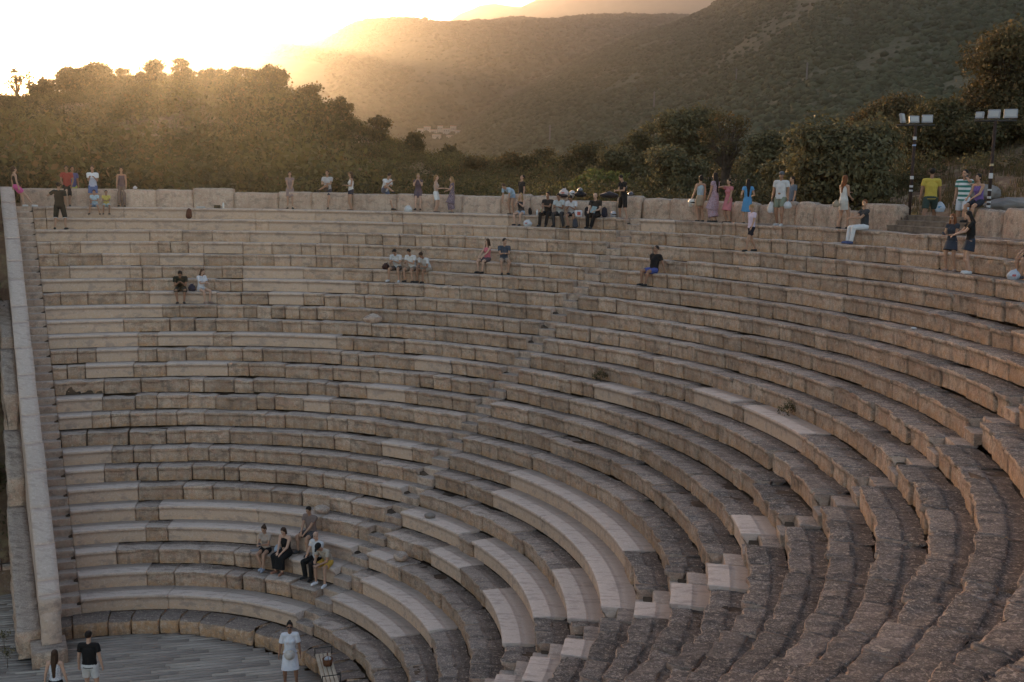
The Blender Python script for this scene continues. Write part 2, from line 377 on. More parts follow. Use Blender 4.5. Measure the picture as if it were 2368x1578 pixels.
# level walk behind the top row (deeper top tread)
wk = Acc(); TREAD1 = 1.15
def ring_patch(r1, r2, z, a, b, nr, name, m, parent, noise=.01, loc=None):
    th = np.linspace(a, b, int(abs(a - b) * r2 / .25)); rr = np.linspace(r1, r2, nr); TT, RR_ = np.meshgrid(th, rr, indexing='ij')
    P = np.stack([RR_ * np.cos(TT), RR_ * np.sin(TT), np.full_like(TT, z)], -1); P[..., 2] += fbm(P, 2, 5) * noise
    idx = np.arange(TT.size).reshape(TT.shape); F = np.stack([idx[:-1, :-1], idx[:-1, 1:], idx[1:, 1:], idx[1:, :-1]], -1).reshape(-1, 4)[:, ::-1]
    C = np.tile([.5, .0, 0, .35], (TT.size, 1)).astype(float)
    return mesh_obj(name, P.reshape(-1, 3), F, m, parent, attrs={'blk': C})
put(ring_patch(rk(1) + .60, rk(1) + TREAD1 + .3, zk(1) - .012, R(116), TH_END, 5, 'top_walk', M_STONE, theatre))
# step risers under row 25 reach the plinth; nothing else to close

# ------------------------------------------------------------------ parapet wall
PR = rk(1) + TREAD1            # inner radius
par = tag(empty('parapet_wall', (0, 0, zk(1))), 'low wall of large pale stone blocks along the top of the seats', 'wall')
def wall_block(parent, a, b, r1, r2, z0, z1, rough, seed, tone, fresh=0.0, name='wall_block', lich=.25):
    L = abs(a - b) * r1; ns = max(3, int(L / .12)); nz = 7; nr = 5
    s = np.linspace(0, 1, ns); prof = [(0, z0 + (z1 - z0) * t) for t in np.linspace(0, .93, nz)] + [(.03, z1)] + [(r2 - r1) * t * .94 + .03 and ((r2 - r1) * t, z1) for t in np.linspace(.15, .9, nr)] + [(r2 - r1, z1 - .06), (r2 - r1, z0)]
    p = np.array(prof); rr = r1 + p[:, 0]
    TH = a + (b - a) * s[:, None] + np.where(a > b, -1, 1) * 0; TH = np.broadcast_to(TH, (ns, len(p))).copy()
    RR_ = np.broadcast_to(rr, TH.shape).copy(); ZZ = np.broadcast_to(p[:, 1], TH.shape).copy()
    ew = np.clip(1 - np.minimum(s, 1 - s) * L / (.05 + .2 * rough), 0, 1)[:, None] ** 1.5
    top = np.clip((p[:, 1] - (z0 + z1) / 2) / ((z1 - z0) / 2), 0, 1)[None, :]
    RR_ += ew * (.02 + .1 * rough) * (p[:, 0] < .1); ZZ -= ew * top * (.015 + .16 * rough)
    RR_ += (np.clip(top - .75, 0, 1) * 4 * (.01 + .10 * rough)) * (p[:, 0] < .1)
    P = np.stack([RR_ * np.cos(TH), RR_ * np.sin(TH), ZZ], -1)
    d = fbm(P, 2.2, seed, 4) * (.02 + .09 * rough); RR_ += np.where(p[:, 0] < .2, d, 0); ZZ += fbm(P, 2.6, seed + 5, 3) * (.012 + .08 * rough) * top
    TH -= np.sign(a - b) * 0
    P = np.stack([RR_ * np.cos(TH), RR_ * np.sin(TH), ZZ], -1).reshape(-1, 3)
    m_ = len(p); idx = np.arange(ns * m_).reshape(ns, m_); F = np.stack([idx[:-1, :-1], idx[:-1, 1:], idx[1:, 1:], idx[1:, :-1]], -1).reshape(-1, 4)
    acc = Acc(); C = np.tile([tone, fresh, .2, lich], (len(P), 1)).astype(float)
    c0 = P[idx[0]].mean(0); c1 = P[idx[-1]].mean(0); nb = len(P); P = np.concatenate([P, [c0, c1]]); C = np.concatenate([C, C[:2]])
    tri = [[idx[0][i + 1], idx[0][i], nb] for i in range(m_ - 1)] + [[idx[-1][i], idx[-1][i + 1], nb + 1] for i in range(m_ - 1)]
    acc.add(P, F, C); acc.tri = [np.array(tri)]
    return build_acc(acc, name, M_STONE, parent)
def par_z(th):            # parapet top height
    return zk(1) + .78 + .0 * th
gapA, gapB = theta_px(2072, 1, dr=TREAD1), theta_px(2245, 1, dr=TREAD1)
cur = R(116.2); i = 0
while cur > TH_END:
    px = project((PR * math.cos(cur), PR * math.sin(cur), zk(1) + .4))[0] if math.sin(cur) > -.3 else 9999
    old = px > 1150; bould = px > 1440
    L = (rng.uniform(1.1, 2.3) if not old else rng.uniform(.8, 1.6)) / PR
    e = cur - L; g = rng.uniform(.004, .02) / PR
    if cur > gapA and e < gapA: e = gapA
    if not (cur <= gapA and cur > gapB):
        ro = rng.uniform(.02, .15) if not old else (rng.uniform(.25, .5) if not bould else rng.uniform(.2, .65))
        h = .75 + rng.normal(0, .02 if not old else .06)
        if px > 2250: h += .12
        if i in (4,): h += .10
        o = wall_block(par, cur - g, e + g, PR + rng.normal(0, .015 + .03 * bould), PR + .55, zk(1) - .25, zk(1) + h, ro, int(rng.integers(1e6)), rng.uniform(.35, .75), .3 if not old else 0)
        o.location = (0, 0, -zk(1))
    else:
        e = gapB if e < gapB else e
    cur = e; i += 1

# ------------------------------------------------------------------ retaining wall beside the left stair (analemma)
rw = tag(empty('retaining_wall', (float(LB[0] + LN[0]), float(LB[1] + LN[1]), ZF)), 'tall sloping stone end wall with pale smooth coping beside the left stair', 'wall')
rloc = (-rw.location[0], -rw.location[1], -ZF)
WT = .50
Pend = np.array([-2.19, 4.60]); tE = float((Pend - LA) @ LD)      # along-line coordinate of the lower end
tT = -1.9                                                     # upper end, behind the parapet line
def wl(t, off): q = LA + LD * t + LN * (STW + off); return q
def slab(name, t0, t1, o0, o1, zb0, zb1, zt0, zt1, parent, tone=.5, fresh=0., rough=.1, seed=1, loc=None, m=None, n=None, lich=.2):
    """box whose long axis follows the wall line; bottom and top heights differ at the two ends; subdivided and roughened"""
    L = abs(t1 - t0); n = n or max(2, int(L / .15)); hh = max(zt0 - zb0, zt1 - zb1); m_v = int(np.clip(hh / .15, 2, 40)); m_h = 3
    V = []; F = []
    ring = [(0., v) for v in np.linspace(0, 1, m_v + 1)] + [(u, 1.) for u in np.linspace(0, 1, m_h + 1)[1:]] + [(1., v) for v in np.linspace(1, 0, m_v + 1)[1:]]
    ring = np.array(ring); nr = len(ring)
    s = np.linspace(0, 1, n + 1)
    for si in s:
        t = t0 + (t1 - t0) * si; zb = zb0 + (zb1 - zb0) * si; zt = zt0 + (zt1 - zt0) * si
        for u, v in ring:
            q = wl(t, o0 + (o1 - o0) * u); V.append((q[0], q[1], zb + (zt - zb) * v))
    V = np.array(V).reshape(n + 1, nr, 3)
    d = fbm(V, 2.5, seed, 4) * (.006 + .09 * rough)
    side = (np.abs(ring[:, 0] - .5) == .5) & (ring[:, 1] < .999)
    V[..., 0] += np.where(side, d * LN[0] * np.sign(ring[:, 0] - .5), 0); V[..., 1] += np.where(side, d * LN[1] * np.sign(ring[:, 0] - .5), 0)
    V[..., 2] += np.where(ring[:, 1] > .99, d * .6, 0)
    idx = np.arange((n + 1) * nr).reshape(n + 1, nr); F = np.stack([idx[:-1, :-1], idx[:-1, 1:], idx[1:, 1:], idx[1:, :-1]], -1).reshape(-1, 4)
    V = V.reshape(-1, 3); nb = len(V); c = [V[idx[0]].mean(0), V[idx[-1]].mean(0)]; V = np.concatenate([V, c])
    tri = [[idx[0][i + 1], idx[0][i], nb] for i in range(nr - 1)] + [[idx[-1][i], idx[-1][i + 1], nb + 1] for i in range(nr - 1)]
    tri += [[idx[0][0], idx[0][-1], nb], [idx[-1][-1], idx[-1][0], nb + 1]]
    C = np.tile([tone, fresh, .3, lich], (len(V), 1)).astype(float)
    acc = Acc(); acc.add(V, F, C); acc.tri = [np.array(tri)]
    o = build_acc(acc, name, m or M_STONE, parent)
    if loc: o.location = loc
    return o
def zcop(t):  # coping height along the wall
    tb = tE - .35
    return .86 if t > tb else .86 + (tb - t) / (tb - tT) * (zk(1) + .80 - .86)
slab('wall_face', tT, tE, 0, WT, -.45, -.45, zcop(tT) - .16, zcop(tE) - .42, rw, .62, .8, .05, 4, rloc)
cps = [tT]; 
while cps[-1] < tE - 1.6: cps.append(cps[-1] + rng.uniform(.8, 1.6))
cps[-1] = tE - .78; cps += [tE - .30, tE]
for a, b in zip(cps[:-1], cps[1:]):
    j = rng.normal(0, .008); lastone = b == tE
    slab('coping_stone', a + .008, b - .004, -.02 + j, WT + .02 + j, (zcop(a) if not lastone else .86) - .20, (zcop(b) if not lastone else .5) - .22 + (0 if not lastone else .1), zcop(a), zcop(b) if not lastone else .84, rw, rng.uniform(.5, .8), .75, .06, int(rng.integers(1e5)), rloc, lich=0)
# rough outer leaf, lower than the coping
tS = float((np.array([-7.6, 15.9]) - LA) @ LD)
for q, (a, b, z0, z1) in enumerate([(tT, 6.5, 8.9, 6.3), (6.55, 8.8, 5.9, 4.6), (8.85, 11.0, 3.4, 2.2), (11.05, tE - .5, 1.3, -.2)]):
    slab('outer_masonry', a, b, WT + .015, WT + .40 + .06 * q, -.95, -.95, z0, z1, rw, .75, .0, 1.3, 77 + q, rloc, lich=.12)
slab('foot_stone', tE - .5, tE + .42, -.1, WT + .28, -.9, -.9, -.45, -.46, rw, .6, 0, .45, 31, rloc)


# ------------------------------------------------------------------ terrain
def sstep(x, a, b): t = np.clip((x - a) / (b - a), 0, 1); return t * t * (3 - 2 * t)
def px_to_azel(pts):
    o = []
    for x, y in pts: d = ray(x, y); o.append((math.atan2(d[0], d[1]), math.asin(d[2])))
    return np.array(sorted(o))
HILL = px_to_azel([(-1500, 340), (-900, 300), (-500, 262), (-200, 246), (0, 245), (130, 243), (180, 232), (300, 220), (430, 209), (560, 213), (640, 232), (740, 272), (820, 312), (900, 345), (1000, 378), (1080, 400), (1200, 402), (1400, 412), (1600, 412),
                   (1750, 400), (1900, 385), (2050, 350), (2200, 300), (2368, 250), (2600, 200), (3200, 180), (4500, 200)])
HDC = np.array([(-1.2, 150), (-.45, 160), (-.30, 150), (-.15, 130), (-.04, 105), (.08, 85), (.2, 75), (.33, 72), (.5, 72), (1.0, 80)])
def ground_z(x, y):
    x = np.asarray(x, float); y = np.asarray(y, float)
    r = np.hypot(x, y); P = np.stack([x, y, np.zeros_like(x)], -1)
    sline = (P[..., :2] - LA) @ LN - STW            # >0 outside the analemma wall
    along = (P[..., :2] - LA) @ LD
    th = np.arctan2(y, x)
    # outside, beyond the rim
    az = np.arctan2(x - CAM[0], y - CAM[1]); d = np.hypot(x - CAM[0], y - CAM[1])
    el = np.interp(az, HILL[:, 0], HILL[:, 1]); dc = np.interp(az, HDC[:, 0], HDC[:, 1])
    zc = CAM[2] + dc * np.tan(el)
    ux, uy = np.sin(az), np.cos(az); bb = CAM[0] * ux + CAM[1] * uy; t0 = (-bb + np.sqrt(np.maximum(bb * bb - (CAM[0] ** 2 + CAM[1] ** 2 - 27.3 ** 2), .01))) / dc; t0 = np.clip(t0, .05, .8)
    t = d / dc
    z = 10.72 + (zc - 10.72) * sstep(t, t0, 1.0) ** .9
    z = z - sstep(t, 1.05, 3.0) * (zc + 45)
    z = z + fbm(P, .09, 3, 3) * .9 * sstep(r, 30, 50) + fbm(P, .4, 8, 3) * .12 * sstep(r, 25.9, 30)
    front = sstep(-y + 0 * x, -2, 12) * sstep(-(x), -14, -2)       # falls away west and south of the stage
    low = -1.1 + (10.9 + 1.1) * sstep(-along, -13.5, 2.5)
    wlow = (sline > 0) * sstep(-y, -26.5, -21)
    z = np.where((sline > 0) & (y < 30), z * (1 - wlow) + low * wlow, z)
    notc = (th < TH_END - .03) | (th > R(118))
    z = np.where((along > 16.4) & notc & (r < 70), np.minimum(z, -1.1 + (z + 1.1) * sstep(r, 34, 70)), z)
    # under the seats
    cav = (zk(25) - .75) + np.clip((r - rk(25)) / DR, -1, 24.0) * HR - .25
    inside = (sline < .02) & (r < PR + .25) & ~notc
    z = np.where(inside, np.minimum(cav, 10.3), z)
    rim = (sline < .02) & (r >= PR + .25) & (r < PR + 2.5) & ~notc
    z = np.where(rim, np.maximum(z, 10.72), z)
    return z
rr = np.concatenate([np.linspace(0, 25.0, 40), [PR + .2, PR + .3], np.linspace(25.8, 60, 90), np.geomspace(60.6, 300, 150), np.geomspace(310, 15000, 40)])
tt = np.linspace(0, 2 * math.pi, 721)[:-1]
RRg, TTg = np.meshgrid(rr, tt, indexing='ij'); Xg = RRg * np.cos(TTg); Yg = RRg * np.sin(TTg); Zg = ground_z(Xg, Yg)
idx = np.arange(Xg.size).reshape(Xg.shape); nx = np.roll(idx, -1, 1)
Fg = np.stack([idx[:-1], idx[1:], nx[1:], nx[:-1]], -1).reshape(-1, 4)
gg = NT('dry_earth'); geo = gg.n('ShaderNodeNewGeometry'); pos = geo.outputs['Position']
c = gg.mix(gg.ramp(gg.noise(pos, .35), .4, .6), (.11, .055, .03), (.19, .12, .07))
c = gg.mix(gg.ramp(gg.noise(pos, 2.2), .5, .62), c, (.22, .16, .085))
c = gg.mix(gg.ramp(gg.noise(pos, 9), .62, .7), c, (.24, .2, .17)); gg.l(c, gg.b.inputs['Base Color']); gg.b.inputs['Roughness'].default_value = .95
bm_ = gg.n('ShaderNodeBump'); bm_.inputs['Distance'].default_value = .12; gg.l(gg.noise(pos, 5, 8), bm_.inputs['Height']); gg.l(bm_.outputs[0], gg.b.inputs['Normal'])
tag(mesh_obj('ground', np.stack([Xg, Yg, Zg], -1).reshape(-1, 3), Fg, gg.m, smooth=True), 'red brown dry earth behind the theatre', 'ground', kind='structure')

# far mountains: heightfields in plan, each with its own distance
def mountain(name, crest, dcrest, dfoot, zfoot, na, nd, mat_, label, spur=.0, cell=None, dome=3., seed=1, g=.85, blobs=None):
    c = px_to_azel(crest); az = np.linspace(c[0, 0], c[-1, 0], na); el = np.interp(az, c[:, 0], c[:, 1])
    if np.ndim(dcrest): dcv = np.interp(az, px_to_azel([(p[0], 400) for p in dcrest])[:, 0], [p[1] for p in dcrest])
    else: dcv = np.full_like(az, dcrest)
    zc = CAM[2] + dcv * np.tan(el)
    t = np.concatenate([np.linspace(0, 1, nd), np.linspace(1.0, 1.7, max(6, nd // 8))[1:]])
    A, T = np.meshgrid(az, t, indexing='ij'); D = dfoot + (dcv[:, None] - dfoot) * T
    X = CAM[0] + D * np.sin(A); Y = CAM[1] + D * np.cos(A)
    prof = np.where(T <= 1, sstep(T, -.25, 1.12) , 1.0); p0 = float(sstep(np.array(0.), -.25, 1.12)); p1 = float(sstep(np.array(1.), -.25, 1.12))
    prof = np.where(T <= 1, (prof - p0) / (p1 - p0), 1.0) ** g
    Z = zfoot + (zc[:, None] - zfoot) * prof; Z = np.where(T > 1, zc[:, None] - (zc[:, None] - zfoot) * sstep(T, 1.0, 1.9), Z)
    P = np.stack([X, Y, np.zeros_like(X)], -1); H = (zc.max() - zfoot)
    rid = 1 - np.abs(fbm(P, 2.2 / (dcv.mean() * .35), seed, 5)) * 2
    Z = Z + rid * spur * H * np.sin(np.clip(T, 0, 1) * math.pi) ** 1.0
    Z = Z + fbm(P, 30 / dcv.mean(), seed + 4, 4) * H * .008
    if cell: 
        clump = np.clip(.65 + fbm(P, 1 / (cell * 6), seed + 2, 3) * 1.3, 0, 1)
        dm = domes(X, Y, cell, seed) * clump; Z = Z + dm * dome * .12; big_ = np.clip(.5 + fbm(P, 1 / (cell * 14), seed + 7, 4) * 1.2, 0, 1)
    idx = np.arange(A.size).reshape(A.shape); F = np.stack([idx[:-1, :-1], idx[1:, :-1], idx[1:, 1:], idx[:-1, 1:]], -1).reshape(-1, 4)
    if blobs:
        nb_, r0_, r1_, lab_ = blobs; r = np.random.default_rng(seed + 50); n = nb_ * 2; i = r.integers(1, na - 1, n); jmax = int(nd * 1.02); j = np.minimum((r.random(n) ** .8 * jmax).astype(int), jmax - 1)
        ok = (clump[i, j] > -.05 + .42 * r.random(n)); i, j = i[ok][:nb_], j[ok][:nb_]; n = len(i); a_ = A[i, j] + r.uniform(-.5, .5, n) * (az[1] - az[0]); u, v_ = r.random(n), r.random(n)
        cx = X[i, j] * (1 - u) + X[i + 1, j] * u; cy = Y[i, j] * (1 - u) + Y[i + 1, j] * u; cz = Z[i, j] * (1 - u) + Z[i + 1, j] * u
        cx = cx + (X[i, j + 1] - X[i, j]) * v_; cy = cy + (Y[i, j + 1] - Y[i, j]) * v_; cz = cz + (Z[i, j + 1] - Z[i, j]) * v_
        import bmesh; bm = bmesh.new(); bmesh.ops.create_icosphere(bm, subdivisions=1, radius=1); bv = np.array([q.co[:] for q in bm.verts]); bf = np.array([[q.index for q in f.verts] for f in bm.faces]); bm.free()
        rad = r.uniform(r0_, r1_, n) * r.uniform(.6, 1.3, n); VV = bv[None] * rad[:, None, None] * (1 + r.uniform(-.3, .3, (n, len(bv), 1))) * np.array([1, 1, .75]) + np.stack([cx, cy, cz], -1)[:, None]
        FF = (bf[None] + (np.arange(n) * len(bv))[:, None, None]).reshape(-1, 3); CC = np.zeros((n, len(bv), 4)); CC[..., 0] = r.random(n)[:, None]; CC[..., 1] = r.random(n)[:, None] * .9; CC[..., 3] = 1
        tag(mesh_obj('scrub', VV.reshape(-1, 3), FF, M_MSHRUB, attrs={'lf': CC.reshape(-1, 4)}), lab_, 'scrub', kind='stuff')
    return tag(mesh_obj(name, np.stack([X, Y, Z], -1).reshape(-1, 3), F, mat_, smooth=True, attrs={'lf': np.stack([dm.ravel(), big_.ravel(), 0 * dm.ravel(), 0 * dm.ravel() + 1], -1)} if cell else None), label, 'mountain', kind='structure')
def mtn_mat(name, sc_, green=(.042, .058, .038), earth=(.24, .17, .12), road=None, ground_amt=.5, shrubs=False):
    g = NT(name); geo = g.n('ShaderNodeNewGeometry'); pos = geo.outputs['Position']
    v = g.n('ShaderNodeTexVoronoi'); v.inputs['Scale'].default_value = sc_; g.l(pos, v.inputs['Vector'])
    big = g.noise(pos, sc_ * .05, 6, .65); mid = g.noise(pos, sc_ * .5, 5, .7)
    f = g.math('ADD', g.math('MULTIPLY', g.ramp(v.outputs['Distance'], .35, .7), .5), g.math('MULTIPLY', g.ramp(big, .45, .7), .7))
    ground_amt = .12 if shrubs else ground_amt
    f = g.math('MULTIPLY', g.math('ADD', f, g.math('MULTIPLY', g.ramp(mid, .5, .65), .4)), ground_amt, True)
    col = g.mix(f, green, earth)
    if shrubs:
        at = g.n('ShaderNodeAttribute', attribute_name='lf'); sp = g.n('ShaderNodeSeparateColor'); g.l(at.outputs['Color'], sp.inputs[0])
        gap_ = g.math('SUBTRACT', 1.0, g.ramp(sp.outputs[0], .04, .30)); gap_ = g.math('MULTIPLY', gap_, g.ramp(sp.outputs[1], .1, .8)); col = g.mix(g.math('MULTIPLY', gap_, .30), green, earth); col = g.mix(g.math('MULTIPLY', g.ramp(g.noise(pos, sc_ * 2.6, 5, .75), .44, .56), .5), col, (green[0] * .4, green[1] * .4, green[2] * .4))
    col = g.mix(g.math('MULTIPLY', g.ramp(mid, .4, .7), .5), col, (green[0] * 1.7, green[1] * 1.6, green[2] * 1.4))
    g.l(col, g.b.inputs['Base Color']); g.b.inputs['Roughness'].default_value = .95; g.b.inputs['Specular IOR Level'].default_value = .05
    return g.m
_g = NT('mountain_shrub'); _a = _g.n('ShaderNodeAttribute', attribute_name='lf'); _s = _g.n('ShaderNodeSeparateColor'); _g.l(_a.outputs['Color'], _s.inputs[0]); _g.l(_g.mix(_s.outputs[0], (.022, .032, .018), (.065, .075, .045)), _g.b.inputs['Base Color']); _g.b.inputs['Roughness'].default_value = .95; _g.b.inputs['Specular IOR Level'].default_value = .05; M_MSHRUB = _g.m
MM = mtn_mat('mountain_scrub', .12, shrubs=True); MF = mtn_mat('mountain_far', .03, (.07, .075, .05), (.2, .16, .12))
mountain('mountain', [(-2200, 60), (-1500, 120), (-900, 200), (-500, 260), (-100, 300), (60, 260), (110, 197), (160, 165), (210, 145), (260, 140), (340, 139), (430, 132), (500, 122), (560, 118), (640, 128), (900, 140), (1300, 200)], 1500, 950, -60, 420, 50, MF, 'distant low ridge directly under the setting sun', .05, seed=5)
mountain('mountain', [(560, 135), (620, 118), (650, 104), (690, 91), (720, 92), (755, 97), (800, 100), (1000, 120)], 3000, 2300, -60, 160, 40, MF, 'small far hump left of the centre ridge', .03, seed=9)
mountain('mountain', [(860, 120), (1000, 70), (1035, 55), (1062, 38), (1110, 18), (1145, 12), (1180, 18), (1205, 20), (1245, 2), (1290, -14), (1400, -50), (1600, -80), (1900, -90), (2300, -60), (3000, 0), (4000, 60)], 4200, 2900, -60, 500, 60, MF, 'pale hazy far summit behind the long ridge', .06, seed=13)
mountain('mountain', [(360, 175), (440, 150), (500, 128), (560, 105), (600, 98), (650, 108), (700, 112), (740, 100), (780, 84), (820, 68), (860, 60), (920, 58), (1000, 60), (1060, 56), (1130, 52), (1200, 46), (1300, 48), (1500, 48), (1700, 46), (2000, 60), (2600, 90)], 1800, 900, -60, 900, 260, mtn_mat('mountain_mid', .05, (.05, .055, .032), (.24, .18, .13), ground_amt=.7, shrubs=True), 'long hazy ridge with steep scrubby flank behind the green hill', .10, 16, 9, seed=21, blobs=(34000, 1.6, 4.0, 'scrub covering the long hazy ridge'))
mountain('mountain', [(860, 470), (960, 400), (1020, 345), (1080, 285), (1150, 240), (1250, 185), (1350, 140), (1450, 100), (1560, 66), (1640, 32), (1680, 0), (1760, -60), (1900, -140), (2100, -210), (2400, -260), (3000, -260), (4200, -200)], [(860, 1050), (1300, 1250), (1700, 1300), (2400, 1150), (4200, 1100)], 260, -28, 1100, 620, MM, 'large dark mountainside dotted with shrubs rising to the right', .02, 6.5, 4.2, seed=33, g=.95, blobs=(120000, 1.0, 2.5, 'dense dark scrub dotting the large mountainside'))

# ------------------------------------------------------------------ vegetation
def leaf_mat(name, c0, c1, c2):
    g = NT(name); at = g.n('ShaderNodeAttribute', attribute_name='lf'); sp = g.n('ShaderNodeSeparateColor'); g.l(at.outputs['Color'], sp.inputs[0])
    col = g.mix(sp.outputs[0], c0, c1); col = g.mix(g.ramp(sp.outputs[1], .72, .95), col, c2)
    g.l(col, g.b.inputs['Base Color']); g.b.inputs['Roughness'].default_value = .75; g.b.inputs['Specular IOR Level'].default_value = .2
    tr = g.n('ShaderNodeBsdfTranslucent'); g.l(col, tr.inputs['Color']); mx = g.n('ShaderNodeMixShader'); mx.inputs[0].default_value = .28
    out = g.t.nodes['Material Output']; g.l(g.b.outputs[0], mx.inputs[1]); g.l(tr.outputs[0], mx.inputs[2]); g.l(mx.outputs[0], out.inputs['Surface'])
    return g.m
L_OLIVE = leaf_mat('olive_leaf', (.065, .06, .03), (.15, .135, .07), (.18, .14, .06))
L_DARK = leaf_mat('oak_leaf', (.045, .044, .02), (.10, .088, .04), (.17, .12, .05))
L_RUST = leaf_mat('rust_leaf', (.055, .047, .022), (.125, .10, .045), (.18, .11, .045))
L_SCRUB = leaf_mat('scrub_leaf', (.045, .045, .016), (.14, .12, .045), (.18, .11, .05))
L_BRIGHT = leaf_mat('fresh_leaf', (.075, .085, .025), (.15, .16, .045), (.2, .17, .05))
M_BARK = mat('bark', (.12, .09, .065), .95, .1, (.06, .045, .035), 6, .5, 20)
vr = np.random.default_rng(5)
def leaves(centres, radii, n, size, flat=.8, seed=0):
    """n leaf sprays spread over lumpy shells: returns verts, quads, attr"""
    r = np.random.default_rng(seed); centres = np.asarray(centres, float); radii = np.asarray(radii, float)
    wgt = radii ** 2; ci = r.choice(len(centres), n, p=wgt / wgt.sum())
    d = r.normal(size=(n, 3)); d /= np.linalg.norm(d, axis=1)[:, None]; d[:, 2] = np.abs(d[:, 2]) * np.where(r.random(n) < .78, 1, -1)
    lump = 1 + .5 * fbm(d * 1.7 + ci[:, None] * 3.1, 1.3, seed, 3)
    rad = radii[ci] * lump * np.clip(1 - r.normal(.12, .26, n), .15, 1.4)
    P = centres[ci] + d * rad[:, None] * [1, 1, flat]
    nrm = d + r.normal(0, .7, (n, 3)); nrm /= np.linalg.norm(nrm, axis=1)[:, None]
    a = np.cross(nrm, r.normal(size=(n, 3))); a /= np.linalg.norm(a, axis=1)[:, None]; b = np.cross(nrm, a)
    s = size * r.uniform(.5, 1.35, n)[:, None]; e = r.uniform(.35, .7, n)[:, None]
    V = np.stack([P - a * s, P - b * s * e, P + a * s, P + b * s * e], 1).reshape(-1, 3)
    F = np.arange(4 * n).reshape(n, 4)
    C = np.zeros((n, 4)); C[:, 0] = np.clip(.5 + .9 * fbm(P, .9 / max(radii.mean(), .2), seed + 3, 3) + r.normal(0, .15, n), 0, 1); C[:, 1] = r.random(n); C[:, 3] = 1
    return V, F, np.repeat(C, 4, 0)
def tube(pts, rad, segs=7):
    pts = np.asarray(pts, float); V = []; F = []
    for i, p in enumerate(pts):
        t = pts[min(i + 1, len(pts) - 1)] - pts[max(i - 1, 0)]; t /= np.linalg.norm(t) + 1e-9
        u = np.cross(t, [0.3, 1, 0.1]); u /= np.linalg.norm(u); v = np.cross(t, u)
        for k in range(segs): a = 2 * math.pi * k / segs; V.append(p + (u * math.cos(a) + v * math.sin(a)) * rad[i])
    for i in range(len(pts) - 1):
        for k in range(segs): F.append((i * segs + k, i * segs + (k + 1) % segs, (i + 1) * segs + (k + 1) % segs, (i + 1) * segs + k))
    return np.array(V), np.array(F)
def make_tree(name, label, base, height, width, m, dens=1.0, size=.16, trunk_h=.3, seed=1, nclump=9, group=None, sparse=False, cat='tree'):
    r = np.random.default_rng(seed); root = tag(empty(name, tuple(map(float, base))), label, cat, group)
    root.rotation_euler.z = r.uniform(0, 6.28)
    cs = []; rs = []
    nclump = int(nclump * 1.7)
    for i in range(nclump):
        h = trunk_h + (1 - trunk_h) * (r.uniform(.12, .86)); a = i * 2.4 + r.uniform(-.5, .5)
        rw_ = width / 2 * math.sqrt(max(.05, 1 - ((h - trunk_h) / (1 - trunk_h) * 2 - .85) ** 2 * .75)) * r.uniform(.25, .78)
        cr = width * (.14 if sparse else .19) * r.uniform(.55, 1.35)
        cs.append((math.cos(a) * rw_, math.sin(a) * rw_, height * h)); rs.append(min(cr, height * .4))
    cs.append((r.uniform(-.1, .1) * width, 0, height - rs[0] * .72)); rs.append(rs[0] * .8)
    V = []; F = []; n0 = 0
    def addt(p, q):
        nonlocal n0
        v, f = tube(p, q); V.append(v); F.append(f + n0); n0 += len(v)
    tr = height * .035 + .05; top = height * (trunk_h + .25)
    addt([(0, 0, -.4), (r.uniform(-.1, .1), r.uniform(-.1, .1), top * .5), (r.uniform(-.2, .2), r.uniform(-.2, .2), top)], [tr * 1.4, tr, tr * .6])
    for c, q in zip(cs, rs):
        s0 = (0, 0, height * trunk_h * r.uniform(.55, 1.0)); mid = (c[0] * .5 + r.uniform(-.2, .2), c[1] * .5 + r.uniform(-.2, .2), s0[2] + (c[2] - s0[2]) * .55)
        addt([s0, mid, c], [tr * .5, tr * .3, tr * .1])
        for _ in range(3): e = np.array(c) + r.normal(0, .45, 3) * q; addt([mid, (np.array(mid) + e) / 2 + r.normal(0, .05, 3), e], [tr * .18, tr * .12, .012])
    mesh_obj('trunk', np.concatenate(V), np.concatenate(F), M_BARK, root, smooth=True)
    area = sum(x * x for x in rs) * 4 * math.pi
    n = int(min(24000, area / (size * size) * 1.1 * dens * (.35 if sparse else 1)))
    v, f, c = leaves(cs, rs, n, size, .85, seed)
    mesh_obj('crown', v, f, m, root, attrs={'lf': c})
    return root
def on_ground(x, dist):
    d = ray(x, 400); h = math.hypot(d[0], d[1]); p = CAM[:2] + np.array([d[0], d[1]]) / h * dist
    return np.array([p[0], p[1], float(ground_z(p[0], p[1]))])
def tree_at(name, label, x, ytop, dist, wpx, m, **kw):
    b = on_ground(x, dist); d = ray(x, ytop); ztop = CAM[2] + dist * d[2] / math.hypot(d[0], d[1])
    return make_tree(name, label, b, max(1.5, ztop - b[2]), wpx / FPX * dist, m, **kw)
CREST = 'trees on the crest of the green hill'
